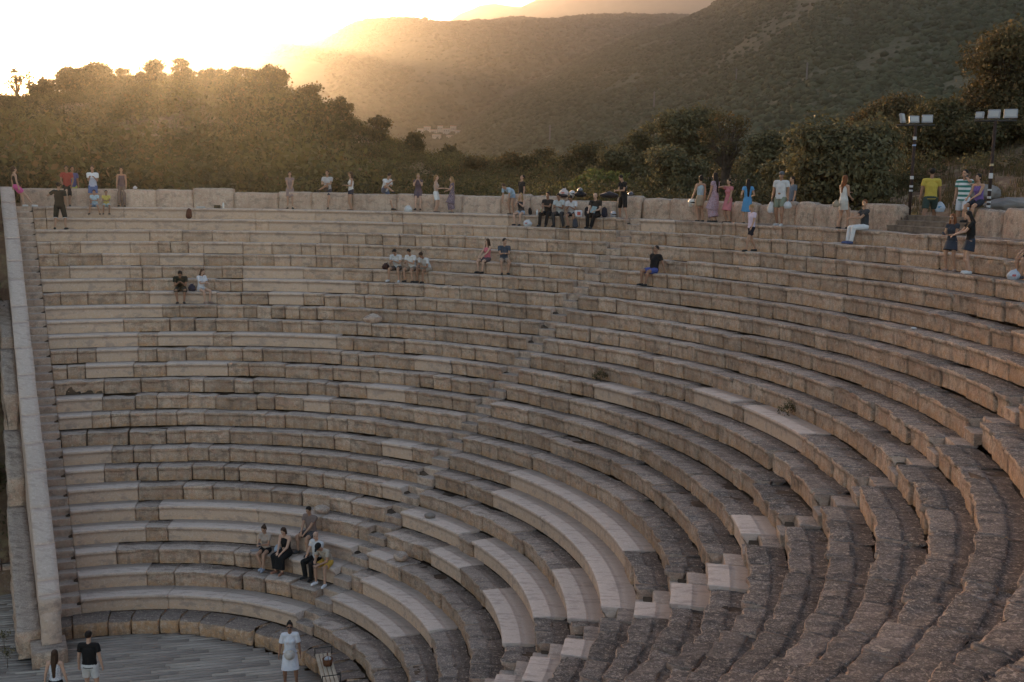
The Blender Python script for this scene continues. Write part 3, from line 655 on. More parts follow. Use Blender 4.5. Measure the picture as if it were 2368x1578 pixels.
for i, (nm, lab, x, y, dist, wp, m, kw) in enumerate([
    ('pine_tree', 'tall airy tree at the far left of the hill crest', 48, 168, 140, 50, L_DARK, dict(sparse=True, nclump=7, trunk_h=.25)),
    ('pine_tree', 'narrow open tree just right of the airy tree at the far left of the crest', 82, 174, 140, 30, L_DARK, dict(sparse=True, nclump=6, trunk_h=.3)),
    ('oak_tree', 'low rounded tree right of the two open trees at the far left crest', 112, 192, 138, 60, L_DARK, dict(trunk_h=.1)),
    ('oak_tree', 'broad dark tree at the left shoulder of the hill crest', 190, 172, 135, 100, L_DARK, dict(trunk_h=.1, nclump=12)),
    ('oak_tree', 'dark dome shaped tree beside the broad one on the left shoulder', 240, 160, 134, 80, L_DARK, dict(trunk_h=.12, nclump=10)),
    ('oak_tree', 'small bushy tree in the dip left of the setting sun', 298, 167, 133, 50, L_DARK, dict(trunk_h=.1)),
    ('oak_tree', 'tall twin topped tree just left of the setting sun', 356, 152, 132, 70, L_DARK, dict(trunk_h=.12, nclump=10)),
    ('oak_tree', 'tree standing right under the setting sun on the hill top', 430, 146, 130, 56, L_DARK, dict(trunk_h=.2, nclump=7)),
    ('oak_tree', 'low flat topped tree just right of the setting sun', 492, 168, 130, 66, L_DARK, dict(trunk_h=.1)),
    ('oak_tree', 'small round tree midway between the sun and the right shoulder', 552, 168, 128, 46, L_DARK, dict(trunk_h=.15)),
    ('oak_tree', 'small bushy tree left of the wide tree on the right shoulder', 590, 170, 127, 44, L_DARK, dict(trunk_h=.15)),
    ('oak_tree', 'wide leafy tree on the right shoulder of the hill', 634, 163, 125, 76, L_DARK, dict(trunk_h=.12, nclump=11)),
    ('oak_tree', 'lone tree on the upper right slope of the hill', 716, 206, 120, 60, L_DARK, dict(trunk_h=.12)),
    ('oak_tree', 'dark tree halfway down the right slope of the hill', 790, 236, 116, 54, L_DARK, dict(trunk_h=.1)),
    ('oak_tree', 'dark bushy tree low on the right slope above the village', 875, 274, 110, 60, L_DARK, dict(trunk_h=.1)),
    ('oak_tree', 'small dark tree at the foot of the right slope', 960, 316, 104, 60, L_DARK, dict(trunk_h=.1)),
    ('oak_tree', 'shadowy tree where the hill slope meets the valley', 1040, 350, 98, 60, L_DARK, dict(trunk_h=.1)),
    ]): tree_at(nm, lab, x, y - 8, dist, wp, m, seed=100 + i, size=.16, group=CREST, **kw)
MID = 'trees behind the wall in front of the dark mountain'
for i, (nm, lab, x, y, dist, wp, m, kw) in enumerate([
    ('olive_tree', 'low rusty brown tree behind the wall left of the bent figure in light blue', 1105, 370, 78, 90, L_RUST, dict(trunk_h=.1)),
    ('olive_tree', 'brown green tree behind the man standing at the wall with raised face', 1175, 356, 76, 90, L_RUST, dict(trunk_h=.1)),
    ('olive_tree', 'pointed dark tree behind the group with helmets, left of the yellow green bush', 1245, 345, 74, 90, L_DARK, dict(trunk_h=.15)),
    ('olive_tree', 'round dark tree behind the helmets and plastic bag', 1355, 338, 70, 110, L_DARK, dict(trunk_h=.15)),
    ('olive_tree', 'grey green tree behind the man with a number on his shirt', 1462, 300, 64, 130, L_OLIVE, dict(trunk_h=.12, nclump=12)),
    ('olive_tree', 'bushy tree in front of and below the tallest pale olive tree', 1505, 350, 58, 120, L_OLIVE, dict(trunk_h=.1, nclump=12)),
    ('olive_tree', 'low spreading olive tree just left of the man with a number on his shirt', 1425, 345, 60, 110, L_OLIVE, dict(trunk_h=.1, nclump=12)),
    ('olive_tree', 'small domed olive top rising behind the bushy trees left of the tallest pale one', 1495, 285, 68, 80, L_OLIVE, dict(trunk_h=.2, nclump=9)),
    ('olive_tree', 'tallest pale olive tree, left of the sparse tree with the crooked trunk', 1588, 255, 62, 150, L_OLIVE, dict(trunk_h=.15, nclump=14)),
    ('olive_tree', 'dense lower tree at the wall just left of the women in dresses', 1570, 340, 52, 140, L_OLIVE, dict(trunk_h=.08, nclump=12)),
    ('sparse_tree', 'sparse see-through tree with dark crooked trunk behind the woman in blue', 1680, 258, 56, 120, L_RUST, dict(sparse=True, trunk_h=.38, nclump=11, size=.08)),
    ('olive_tree', 'olive tree with sunlit left edge behind the man carrying white bags', 1785, 318, 54, 150, L_OLIVE, dict(trunk_h=.1, nclump=14)),
    ('olive_tree', 'low leafy tree reaching the wall behind the man carrying white bags', 1840, 360, 46, 150, L_OLIVE, dict(trunk_h=.1, nclump=14)),
    ('olive_tree', 'largest round olive tree behind the woman in white by the dark shirted man', 1955, 298, 42, 240, L_OLIVE, dict(trunk_h=.18, nclump=20, dens=1.2)),
    ('pine_tree', 'reddish topped tree rising behind the largest round olive tree', 2035, 240, 64, 170, L_RUST, dict(trunk_h=.1, nclump=14)),
    ('pine_tree', 'dark tree between the two floodlight poles', 2175, 250, 56, 190, L_DARK, dict(trunk_h=.18, nclump=16)),
    ('pine_tree', 'low shadowed tree behind the person in purple', 2262, 320, 54, 150, L_DARK, dict(trunk_h=.2, nclump=12)),
    ('pine_tree', 'tallest tree at the right edge above the right floodlight', 2322, 66, 56, 190, L_RUST, dict(trunk_h=.12, nclump=24, dens=.8)),
    ('pine_tree', 'dark leafy tree at the right edge behind the right floodlight', 2365, 200, 56, 170, L_DARK, dict(trunk_h=.12, nclump=16)),
    ('pine_tree', 'dark low tree at the right edge beside the path', 2390, 300, 54, 160, L_DARK, dict(trunk_h=.1, nclump=12)),
    ]):
    kw.setdefault('size', .10); tree_at(nm, lab, x, y, dist, wp, m, seed=200 + i, group=MID, **kw)
for i, (x, y, dist, wp, lab) in enumerate([(1405, 418, 56, 120, 'yellow green bush behind the wall next to the man with a number on his shirt'), (1345, 440, 55, 70, 'small light green bush behind the helmets on the wall')]):
    tree_at('bush', lab, x, y, dist, wp, L_BRIGHT, seed=300 + i, size=.11, trunk_h=.05, cat='bush')
# hillside scrub: nobody could count it
def bush_bits(seed, n, size):
    r = np.random.default_rng(seed); k = 4
    return leaves([(r.uniform(-.5, .5), r.uniform(-.5, .5), .35 + r.uniform(-.1, .3)) for _ in range(k)], [r.uniform(.5, .8) for _ in range(k)], n, size, .75, seed)
BUSH = [bush_bits(400 + i, 480, .066) for i in range(8)]
def scrub(name, label, pts, scl, m, seed):
    r = np.random.default_rng(seed); VV = []; CC = []
    scl = [min(s, 1.15 if math.hypot(x - CAM[0], y - CAM[1]) > 100 else (1.25 if math.atan2(x - CAM[0], y - CAM[1]) > -.16 else 9)) for (x, y), s in zip(pts, scl)]
    for (x, y), s in zip(pts, scl):
        v, f, c = BUSH[r.integers(8)]; a = r.uniform(0, 6.28); ca, sa = math.cos(a), math.sin(a)
        q = v * s * [1, 1, r.uniform(.8, 1.2)]; q = np.stack([q[:, 0] * ca - q[:, 1] * sa + x, q[:, 0] * sa + q[:, 1] * ca + y, q[:, 2] + float(ground_z(x, y)) - .15 * s], -1)
        c = c.copy(); c[:, 0] = np.clip(c[:, 0] * .35 + r.uniform(-.3, .85), 0, 1); c[:, 1] *= r.uniform(.8, 1.1); VV.append(q); CC.append(c)
    V = np.concatenate(VV); F = np.arange(len(V)).reshape(-1, 4)
    return tag(mesh_obj(name, V, F, m, attrs={'lf': np.concatenate(CC)}), label, 'scrub', kind='stuff')
def scatter(azlo, azhi, dlo, dhi, n, seed, dens=.5, excl=None):
    r = np.random.default_rng(seed); az = r.uniform(azlo, azhi, n); d = np.sqrt(r.uniform(dlo ** 2, dhi ** 2, n))
    x = CAM[0] + d * np.sin(az); y = CAM[1] + d * np.cos(az); P = np.stack([x, y, 0 * x], -1)
    ok = (fbm(P, .06, seed, 3) + fbm(P, .25, seed + 1, 2) * .5 > -dens) & (np.hypot(x, y) > 28.0)
    if excl is not None: ok &= ~excl(x, y, az, d)
    return list(zip(x[ok], y[ok])), r
pts, r_ = scatter(-.60, .12, 49, 152, 2700, 3, .30)
scrub('scrub', 'thick green scrub covering the sunlit hill behind the theatre', pts, np.where(r_.random(len(pts)) < .3, 2.3, 1.0) * r_.uniform(.6, 1.4, len(pts)), L_SCRUB, 1)
pts, r_ = scatter(-.60, .12, 49, 140, 900, 31, .1)
scrub('scrub', 'darker bushes scattered over the hill behind the theatre', pts, r_.uniform(1.0, 2.6, len(pts)), L_DARK, 2)
pts, r_ = scatter(.06, .75, 36, 100, 1500, 4, .25, lambda x, y, az, d: (az > .29) & (az < .60) & (d < 49))
scrub('scrub', 'dark undergrowth below the trees on the right bank', pts, r_.uniform(.5, 1.5, len(pts)), L_DARK, 5)

# ------------------------------------------------------------------ wooden deck of the orchestra
g = NT('deck_wood'); at = g.n('ShaderNodeAttribute', attribute_name='blk'); sp = g.n('ShaderNodeSeparateColor'); g.l(at.outputs['Color'], sp.inputs[0])
geo = g.n('ShaderNodeNewGeometry'); mp = g.n('ShaderNodeMapping'); mp.inputs['Rotation'].default_value = (0, 0, R(-14)); mp.inputs['Scale'].default_value = (.5, 9, 1); g.l(geo.outputs['Position'], mp.inputs['Vector'])
c = g.mix(sp.outputs[0], (.25, .215, .18), (.36, .315, .265)); c = g.mix(g.math('MULTIPLY', g.ramp(g.noise(mp.outputs[0], 3, 6), .4, .65), .5), c, (.16, .13, .11))
g.l(c, g.b.inputs['Base Color']); g.b.inputs['Roughness'].default_value = .85; M_DECK = g.m
def plank_deck(name, label, dirdeg, inside, z, x0, x1, y0, y1, w=.135, gap=.032):
    ca, sa = math.cos(R(dirdeg)), math.sin(R(dirdeg)); V = []; F = []; C = []; n = 0; r = np.random.default_rng(3)
    m = 40
    for j in range(-200, 200):
        v0 = j * (w + gap); u = -m + r.uniform(0, 2)
        while u < m:
            L = r.uniform(1.6, 3.2); uu = np.linspace(u, u + L, 9)
            um = u + L / 2
            def xy(a, b): return ca * a - sa * b, sa * a + ca * b
            ok = [inside(*xy(q, v0 + w / 2)) for q in uu]
            if any(ok):
                q = uu[np.array(ok)]; a, b = q.min() - (.1 if q.min() > u else 0), q.max()
                if q.max() < uu[-1]: b += .1
                b -= .006; dz = r.normal(0, .002); t = r.random()
                for zz in (z - .03, z + dz):
                    for (s_, t_) in ((a, v0), (b, v0), (b, v0 + w), (a, v0 + w)): X, Y = xy(s_, t_); V.append((X, Y, zz)); C.append((t, 0, 0, 0))
                F += [(n + 4, n + 5, n + 6, n + 7), (n, n + 1, n + 5, n + 4), (n + 1, n + 2, n + 6, n + 5), (n + 2, n + 3, n + 7, n + 6), (n + 3, n, n + 4, n + 7)]; n += 8
            u += L
    return tag(mesh_obj(name, V, np.array(F), M_DECK, attrs={'blk': C}), label, 'deck', kind='structure')
def in_orch(x, y):
    r = math.hypot(x, y); s = (np.array([x, y]) - LA) @ LN - STW; al = (np.array([x, y]) - LA) @ LD
    if s < .1 and al < tE + .45: return r < pr + .05
    if al > tE + .45: return r < pr + .02 or (s > -1.0 and s < 16 and al < 34) or (r < 13 and al > tE + 8)
    return False
def in_side(x, y):
    s = (np.array([x, y]) - LA) @ LN - STW; al = (np.array([x, y]) - LA) @ LD
    return s > .5 and s < 15 and al > 11.0 and al <= tE + .45
plank_deck('wooden_deck', 'weathered grey plank floor of the orchestra', 14, in_orch, ZF, -16, 16, -14, 9)
plank_deck('wooden_deck', 'darker lower plank walkway left of the stone end wall', 12, in_side, ZF - .16, -16, 2, 0, 12)

# ------------------------------------------------------------------ people
def nrmv(v): v = np.asarray(v, float); return v / (np.linalg.norm(v) + 1e-9)
class Blob:
    """closed overlapping solids, fused into one skin by a voxel remesh"""
    def __init__(s): s.V = []; s.F = []; s.n = 0
    def add(s, V, F): s.V += [tuple(v) for v in V]; s.F += [tuple(i + s.n for i in f) for f in F]; s.n += len(V)
    def cone(s, p0, p1, r0, r1, caps=True, e=1.0, ax=None, seg=14):
        p0 = np.asarray(p0, float); p1 = np.asarray(p1, float); t = nrmv(p1 - p0); ref = np.array(ax if ax is not None else ([0, 1, 0] if abs(t[1]) < .9 else [1, 0, 0]), float)
        u = nrmv(np.cross(ref, t)); v = nrmv(np.cross(t, u)); V = []; L = np.linalg.norm(p1 - p0)
        rings = []
        if caps: rings += [(-.85, .45), (-.5, .85)]
        rings += [(0, 1)]
        for off, k in rings: V += [p0 + t * off * r0 * .95 + (u * math.cos(a) + v * math.sin(a) * e) * r0 * k for a in np.linspace(0, 2 * math.pi, seg, endpoint=False)]
        for k2, off in ([(1, 0)] + ([(.85, .5), (.45, .85)] if caps else [])): V += [p1 + t * off * r1 * .95 + (u * math.cos(a) + v * math.sin(a) * e) * r1 * k2 for a in np.linspace(0, 2 * math.pi, seg, endpoint=False)]
        nr = len(V) // seg; F = [(i * seg + k, i * seg + (k + 1) % seg, (i + 1) * seg + (k + 1) % seg, (i + 1) * seg + k) for i in range(nr - 1) for k in range(seg)]
        F += [tuple(range(seg - 1, -1, -1)), tuple(range((nr - 1) * seg, nr * seg))]; s.add(V, F)
    def ell(s, c, M, rad, nu=14, nv=9):
        c = np.asarray(c, float); V = [c + M @ (np.array([0, 0, -1.0]) * rad)]; F = []
        for j in range(1, nv):
            ph = -math.pi / 2 + math.pi * j / nv
            for i in range(nu): a = 2 * math.pi * i / nu; V.append(c + M @ (np.array([math.cos(a) * math.cos(ph), math.sin(a) * math.cos(ph), math.sin(ph)]) * rad))
        V.append(c + M @ (np.array([0, 0, 1.0]) * rad)); last = len(V) - 1
        for i in range(nu): F.append((0, 1 + (i + 1) % nu, 1 + i)); F.append((last, last - nu + i, last - nu + (i + 1) % nu))
        for j in range(nv - 2):
            for i in range(nu): a = 1 + j * nu + i; b = 1 + j * nu + (i + 1) % nu; F.append((a, b, b + nu, a + nu))
        s.add(V, F)
    def fuse(s, name, m, parent, vox=.011, smooth=2):
        me = bpy.data.meshes.new(name); me.from_pydata([tuple(map(float, v)) for v in s.V], [], s.F); me.update()
        o = bpy.data.objects.new(name, me); COL.objects.link(o)
        md = o.modifiers.new('r', 'REMESH'); md.mode = 'VOXEL'; md.voxel_size = vox; md.use_smooth_shade = True
        if smooth: ms = o.modifiers.new('s', 'SMOOTH'); ms.factor = .5; ms.iterations = smooth
        dg = bpy.context.evaluated_depsgraph_get(); me2 = bpy.data.meshes.new_from_object(o.evaluated_get(dg)); o.modifiers.clear(); o.data = me2; bpy.data.meshes.remove(me)
        me2.name = name; me2.materials.clear(); me2.materials.append(m); o.name = name; o.parent = parent
        return o
def rot(yaw=0, pitch=0, roll=0):
    """pitch > 0 leans forward (towards +Y), yaw turns left"""
    cy, sy, cp, sp_, cr, sr = math.cos(yaw), math.sin(yaw), math.cos(pitch), math.sin(pitch), math.cos(roll), math.sin(roll)
    Z = np.array([[cy, -sy, 0], [sy, cy, 0], [0, 0, 1]]); X = np.array([[1, 0, 0], [0, cp, sp_], [0, -sp_, cp]]); Y = np.array([[cr, 0, sr], [0, 1, 0], [-sr, 0, cr]])
    return Z @ X @ Y
def ik(a, target, l1, l2, pole):
    a = np.asarray(a, float); d = np.asarray(target, float) - a; L = np.linalg.norm(d); L2 = min(L, (l1 + l2) * .995); d = d / (L + 1e-9); b = a + d * L2
    x = (l1 * l1 - l2 * l2 + L2 * L2) / (2 * L2); h = math.sqrt(max(l1 * l1 - x * x, 0)); pv_ = np.asarray(pole, float); pv_ = nrmv(pv_ - d * (pv_ @ d))
    return a + d * x + pv_ * h, b
CM = {}
def cloth(col, rough=.85, name='cloth'):
    key = (name, tuple(col)); l_ = sum(col) / 3
    if name == 'plastic_film': col = tuple(c * .74 for c in col)
    if name == 'cloth': col = tuple((c * .84 + l_ * .16) * .92 for c in col)
    if key not in CM: CM[key] = mat(name, col, rough, .15, tuple(c * .86 for c in col), 9, .25, 60)
    return CM[key]
def stripes(c1, c2, n, z0=0, name='striped_cloth'):
    g = NT(name); tc = g.n('ShaderNodeTexCoord'); sx = g.n('ShaderNodeSeparateXYZ'); g.l(tc.outputs['Object'], sx.inputs[0])
    f = g.math('FRACT', g.math('MULTIPLY', sx.outputs[2], n)); k = g.ramp(f, .49, .51); k = g.math('MULTIPLY', k, g.ramp(g.math('MULTIPLY', g.math('SUBTRACT', z0, sx.outputs[2]), 30), .4, .6)) if z0 else k
    g.l(g.mix(k, c1, c2), g.b.inputs['Base Color']); g.b.inputs['Roughness'].default_value = .9; return g.m
def floral(c1, c2, sc_=30, name='patterned_cloth'):
    g = NT(name); tc = g.n('ShaderNodeTexCoord'); g.l(g.mix(g.ramp(g.noise(tc.outputs['Object'], sc_, 2), .48, .54), c1, c2), g.b.inputs['Base Color']); g.b.inputs['Roughness'].default_value = .9; return g.m
SKIN = {'light': (.50, .31, .22), 'mid': (.40, .235, .155), 'tan': (.30, .165, .105)}
HAIR = {'black': (.018, .013, .011), 'brown': (.055, .03, .018), 'fair': (.30, .18, .08), 'red': (.16, .055, .02), 'grey': (.25, .22, .2)}
M_EYE = mat('eye', (.02, .015, .012), .2, .5); M_LIP = mat('lips', (.33, .12, .09), .5)
M_BLACK = mat('black_plastic', (.02, .02, .022), .35, .5); M_GLASS_D = mat('dark_lens', (.02, .015, .012), .1, .8)
LINKS = []
def person(label, pos, yaw, pose='stand', H=1.72, sex='m', skin='mid', hair=('short', 'black'), top=None, bottom=None, shoes=(.03, .03, .03), hip=None, lean=0., side=0., twist=0., head=(0, 0),
           hands=None, feet=None, hold=None, group=None, glasses=False, face=True, hat=None, build=1.0, hem=None, poles=None, drop=None):
    """pos: feet (standing) or the point under the hips (sitting); local +Y is where the person faces"""
    s = H / 1.75; root = tag(empty('person', tuple(map(float, pos)), yaw), label, 'person', group); J = {}
    fem = sex == 'f'; kid = H < 1.45
    if pose == 'stand':
        hipc = np.array(hip if hip is not None else (0, 0, .925)) * s; ft = feet or ((-.11, .02, 0), (.11, 0, 0))
    else:
        hipc = np.array(hip if hip is not None else (0, -.10, .085 / s)) * s; dz = drop if drop is not None else .45
        ft = feet or ((-.12, .36, -dz / s), (.12, .36, -dz / s))
    ft = [np.array(f) * s for f in ft]
    T = rot(twist, lean, side); hw = (.092 if fem else .088) * s * build
    if pose == 'stand': Hp = rot(twist * .3, lean * .25, side * .3)
    else: Hp = rot(0, lean * .2, 0)
    waist = hipc + Hp @ np.array([0, 0, .14]) * s; chest = waist + T @ np.array([0, .0, .22]) * s; neck = waist + T @ np.array([0, -.005, .415]) * s
    T2 = rot(twist, lean * 1.15, side)
    HM = rot(twist + head[0], min(lean * .5, .5) + head[1], side * .4); nb = neck + rot(twist, lean * .8, side) @ np.array([0, .012, .075]) * s; hc = nb + HM @ np.array([0, .022, .125]) * s
    hk = 1.06 if kid else 1.0
    sw = (.165 if fem else .19) * s * (build * .5 + .5)
    sh = [neck + T @ np.array([x * sw, 0, -.045 * s]) for x in (-1, 1)]
    hips = [hipc + np.array([x * hw, 0, 0]) for x in (-1, 1)]
    hd = hands or ((-.25, .03, .78), (.25, .03, .78))
    hd = [np.array(h) * s for h in hd]
    po = poles or (((-.5, -1, -.6), (.5, -1, -.6)) if pose == 'stand' else ((-.45, -.35, -1), (.45, -.35, -1)))
    el, wr, kn, an = [], [], [], []
    for i in (0, 1):
        e, w_ = ik(sh[i], hd[i], .285 * s, .25 * s, po[i]); el.append(e); wr.append(w_)
        k_, a_ = ik(hips[i], ft[i] + np.array([0, -.03, .085]) * s, .44 * s, .425 * s, ((i - .5) * .35, 1, .3)); kn.append(k_); an.append(a_)
    q = s * build
    B = Blob()
    B.ell(hipc + [0, -.008 * s, .02 * s], Hp, np.array([.158 if not fem else .168, .108, .125]) * q); B.ell(waist + [0, 0, .0], T, np.array([.132 if not fem else .118, .095 * (1 + .25 * (build > 1.1)), .14]) * q)
    B.ell(chest, T, np.array([.158 if not fem else .14, .104, .17]) * q); B.cone(sh[0] + T @ np.array([.03, 0, .0]) * s, sh[1] - T @ np.array([.03, 0, 0]) * s, .058 * q, .058 * q)
    if fem:
        for x in (-.06, .06): B.ell(chest + T @ np.array([x, .075, .0]) * s, T, np.array([.055, .05, .055]) * s)
    B.cone(neck - T @ np.array([0, 0, .03]) * s, nb + HM @ np.array([0, .01, .06]) * s, .058 * s, .05 * s)
    B.ell(hc + HM @ np.array([0, -.012, .022]) * s * hk, HM, np.array([.074, .092, .092]) * s * hk); B.ell(hc + HM @ np.array([0, .022, -.045]) * s * hk, HM, np.array([.056, .068, .075]) * s * hk)
    B.cone(hc + HM @ np.array([0, .082, .0]) * s * hk, hc + HM @ np.array([0, .102, -.028]) * s * hk, .009 * s, .014 * s)
    for x in (-1, 1): B.ell(hc + HM @ np.array([x * .074, -.008, -.012]) * s * hk, HM, np.array([.012, .02, .032]) * s)
    for i in (0, 1):
        B.cone(sh[i], el[i], .05 * q, .037 * q); B.cone(el[i], wr[i], .038 * q, .026 * s)
        B.cone(hips[i] + [0, 0, .01], kn[i], .088 * q, .055 * q); B.cone(kn[i], an[i], .054 * q, .035 * s); B.cone(kn[i] + (an[i] - kn[i]) * .22 + nrmv(np.cross(np.cross(an[i] - kn[i], [0, 1, 0]), an[i] - kn[i])) * .012 * s, kn[i] + (an[i] - kn[i]) * .5, .056 * q, .042 * q)
        fd = nrmv([(i - .5) * .35, 1, 0]); a_ = ft[i] + np.array([0, -.03, .0]) * s
        B.cone(a_ + np.array([0, 0, .035]) * s - fd * .025 * s, a_ + np.array([0, 0, .03]) * s + fd * .15 * s, .034 * s, .03 * s)
        # hand: palm, four unequal bent fingers, thumb from the side
        fa = nrmv(wr[i] - el[i]); sd_ = nrmv(np.cross(fa, [0, 0, 1]) if abs(fa[2]) < .8 else np.array([0, 1., 0])); nn = nrmv(np.cross(sd_, fa)); cur_ = -nn if nn[2] > 0 else nn
        if abs(fa[2]) >= .8: sd_ = np.array([0., 1, 0]); cur_ = np.array([(1.0 if i == 0 else -1.0), 0, 0])
        pc_ = wr[i] + fa * .045 * s; Mh = np.stack([sd_, nrmv(np.cross(fa, sd_)), fa], 1); B.ell(pc_, Mh, np.array([.04, .017, .052]) * s)
        for fi, (o_, ln) in enumerate(((-.028, .058), (-.01, .072), (.01, .078), (.028, .07))):
            b0 = pc_ + fa * .04 * s + sd_ * o_ * s; b1 = b0 + (fa * .9 + cur_ * .35) * ln * .5 * s; b2 = b1 + (fa * .55 + cur_ * .8) * ln * .5 * s; B.cone(b0, b1, .0095 * s, .009 * s, seg=8); B.cone(b1, b2, .009 * s, .008 * s, seg=8)
        tb = pc_ - fa * .012 * s + sd_ * (.034 * s); B.cone(tb, tb + (sd_ * .6 + fa * .7 + cur_ * .3) * .05 * s, .012 * s, .009 * s, seg=8)
    B.fuse('body', cloth(SKIN[skin], .55, 'skin'), root, .0105, 2)
    # face
    if face:
        for x in (-1, 1):
            e_ = Blob(); e_.ell(hc + HM @ np.array([x * .03, .0755, .004]) * s * hk, HM, np.array([.013, .009, .008]) * s, 8, 5); mo = mesh_obj('eye', e_.V, e_.F, M_EYE, root)
        e_ = Blob(); e_.ell(hc + HM @ np.array([0, .086, -.058]) * s * hk, HM, np.array([.024, .007, .007]) * s, 8, 5); mesh_obj('mouth', e_.V, e_.F, M_LIP, root)
    if glasses:
        gl = Blob()
        for x in (-1, 1): gl.ell(hc + HM @ np.array([x * .034, .09, .006]) * s, HM, np.array([.029, .008, .022]) * s, 10, 6); gl.cone(hc + HM @ np.array([x * .062, .085, .01]) * s, hc + HM @ np.array([x * .08, -.01, .005]) * s, .004 * s, .004 * s, seg=6)
        gl.cone(hc + HM @ np.array([-.01, .096, .01]) * s, hc + HM @ np.array([.01, .096, .01]) * s, .004 * s, .004 * s, seg=6); mesh_obj('sunglasses', gl.V, gl.F, M_GLASS_D, root, True)
    # hair
    if hair:
        st, hcx = hair; hm = cloth(HAIR[hcx], .6, 'hair'); Hh = Blob(); hp = lambda *a: hc + HM @ np.array(a) * s * hk
        Hh.ell(hp(0, -.026, .034), HM, np.array([.084, .098, .094]) * s * hk)
        if st == 'short': pass
        else: Hh.ell(hp(0, -.045, -.02), HM, np.array([.08, .075, .09]) * s * hk)
        dn = np.array([0, 0, -1.0]); back = T @ np.array([0, -1.0, 0])
        if st in ('long', 'verylong', 'wavy'):
            ln = {'long': .30, 'verylong': .46, 'wavy': .34}[st] * s; w_ = {'long': .07, 'verylong': .075, 'wavy': .09}[st] * s
            m1 = neck + back * .085 * s + T @ np.array([0, 0, .0]) * s; m2 = m1 + T @ np.array([0, 0, -1]) * ln * .8 + back * .02 * s
            Hh.cone(hp(0, -.06, -.02), m1, w_ * 1.1, w_, e=.62, ax=T @ np.array([0, 1., 0])); Hh.cone(m1, m2, w_, w_ * .55, e=.5, ax=T @ np.array([0, 1., 0]))
            if st == 'wavy':
                for x in (-1, 1): Hh.cone(hp(x * .065, -.02, -.01), neck + T @ np.array([x * .085, .03, -.07]) * s, .035 * s, .04 * s)
            else:
                for x in (-1, 1): Hh.cone(hp(x * .068, -.01, .0), neck + T @ np.array([x * .075, -.03, -.04]) * s, .022 * s, .03 * s)
        if st == 'bun': Hh.ell(hp(0, -.09, .10), HM, np.array([.042, .042, .04]) * s)
        if st == 'ponytail': Hh.ell(hp(0, -.115, .03), HM, np.array([.025, .03, .025]) * s); Hh.cone(hp(0, -.125, .02), hp(0, -.13, -.20), .028 * s, .014 * s)
        if st == 'bob':
            for x in (-1, 1): Hh.cone(hp(x * .07, -.02, .0), hp(x * .075, -.02, -.10), .03 * s, .03 * s)
            Hh.cone(hp(0, -.06, 0), hp(0, -.06, -.12), .075 * s, .07 * s)
        Hh.fuse('hair', hm, root, .012, 2)
    if hat:
        hb = Blob(); hp = lambda *a: hc + HM @ np.array(a) * s; hb.ell(hp(0, -.012, .055), HM, np.array([.092, .108, .08]) * s); hb.cone(hp(0, .07, .055), hp(0, .15, .045), .06 * s, .045 * s, e=.16, ax=HM @ np.array([0, 0, 1.]))
        hb.fuse('cap', cloth(hat), root, .012, 1)
    # top: (kind, material)
    cl = .016 * s
    if top:
        kind, tm = top; tm = cloth(tm) if isinstance(tm, tuple) else tm; Tb = Blob()
        hemz = {'crop': -.02, 'tank': -.13, 'tee': -.17, 'loose': -.22, 'dress': -.10, 'longdress': -.10, 'shirt': -.2}[kind]
        Tb.ell(chest + T @ np.array([0, 0, -.01]) * s, T, np.array([.158 if not fem else .14, .104, .16]) * q + cl); Tb.cone(chest, waist + T @ np.array([0, 0, -.0]) * s, (.15 if not fem else .135) * q + cl, (.14 if not fem else .12) * q + cl, e=.74, ax=T @ np.array([0, 1., 0]))
        if fem:
            for x in (-.06, .06): Tb.ell(chest + T @ np.array([x, .075, .0]) * s, T, (np.array([.055, .05, .055])) * s + cl)
        if kind != 'crop': Tb.cone(waist + T @ np.array([0, 0, .02]) * s, waist + Hp @ np.array([0, 0, max(hemz, -.15 if pose == 'sit' else hemz)]) * s, (.142 if not fem else .125) * q + cl, (.165 if not fem else .165) * q + cl, caps=False, e=.72, ax=Hp @ np.array([0, 1., 0]))
        if kind in ('tee', 'loose', 'shirt', 'dress') or kind == 'longdress':
            sl_ = {'tee': .55, 'loose': .75, 'shirt': 1.0, 'dress': .35, 'longdress': .3}[kind]
            Tb.cone(sh[0] + T @ np.array([.03, 0, .0]) * s, sh[1] - T @ np.array([.03, 0, 0]) * s, .066 * q + cl * .4, .066 * q + cl * .4)
            for i in (0, 1):
                Tb.ell(sh[i], T, np.array([.06, .062, .062]) * q + cl * .3)
                Tb.cone(sh[i], sh[i] + (el[i] - sh[i]) * min(sl_, 1), .06 * q + cl * .4, (.052 if sl_ < .7 else .058) * q + cl * .8, caps=False)
                if sl_ >= 1: Tb.cone(el[i], el[i] + (wr[i] - el[i]) * .2, .05 * q, .045 * q)
        elif kind == 'tank':
            for x in (-1, 1): Tb.cone(neck + T @ np.array([x * .085, .0, -.02]) * s, chest + T @ np.array([x * .08, .05, .05]) * s, .038 * s, .05 * s); Tb.cone(neck + T @ np.array([x * .085, .0, -.02]) * s, chest + T @ np.array([x * .06, -.05, .05]) * s, .038 * s, .06 * s)
        elif kind == 'crop':
            for x in (-1, 1): Tb.cone(neck + T @ np.array([x * .08, .0, -.02]) * s, chest + T @ np.array([x * .08, .05, .05]) * s, .03 * s, .045 * s)
        Tb.fuse({'dress': 'dress_top', 'longdress': 'dress_top', 'tank': 'tank_top', 'crop': 'crop_top', 'shirt': 'shirt'}.get(kind, 'shirt'), tm, root, .011, 2)
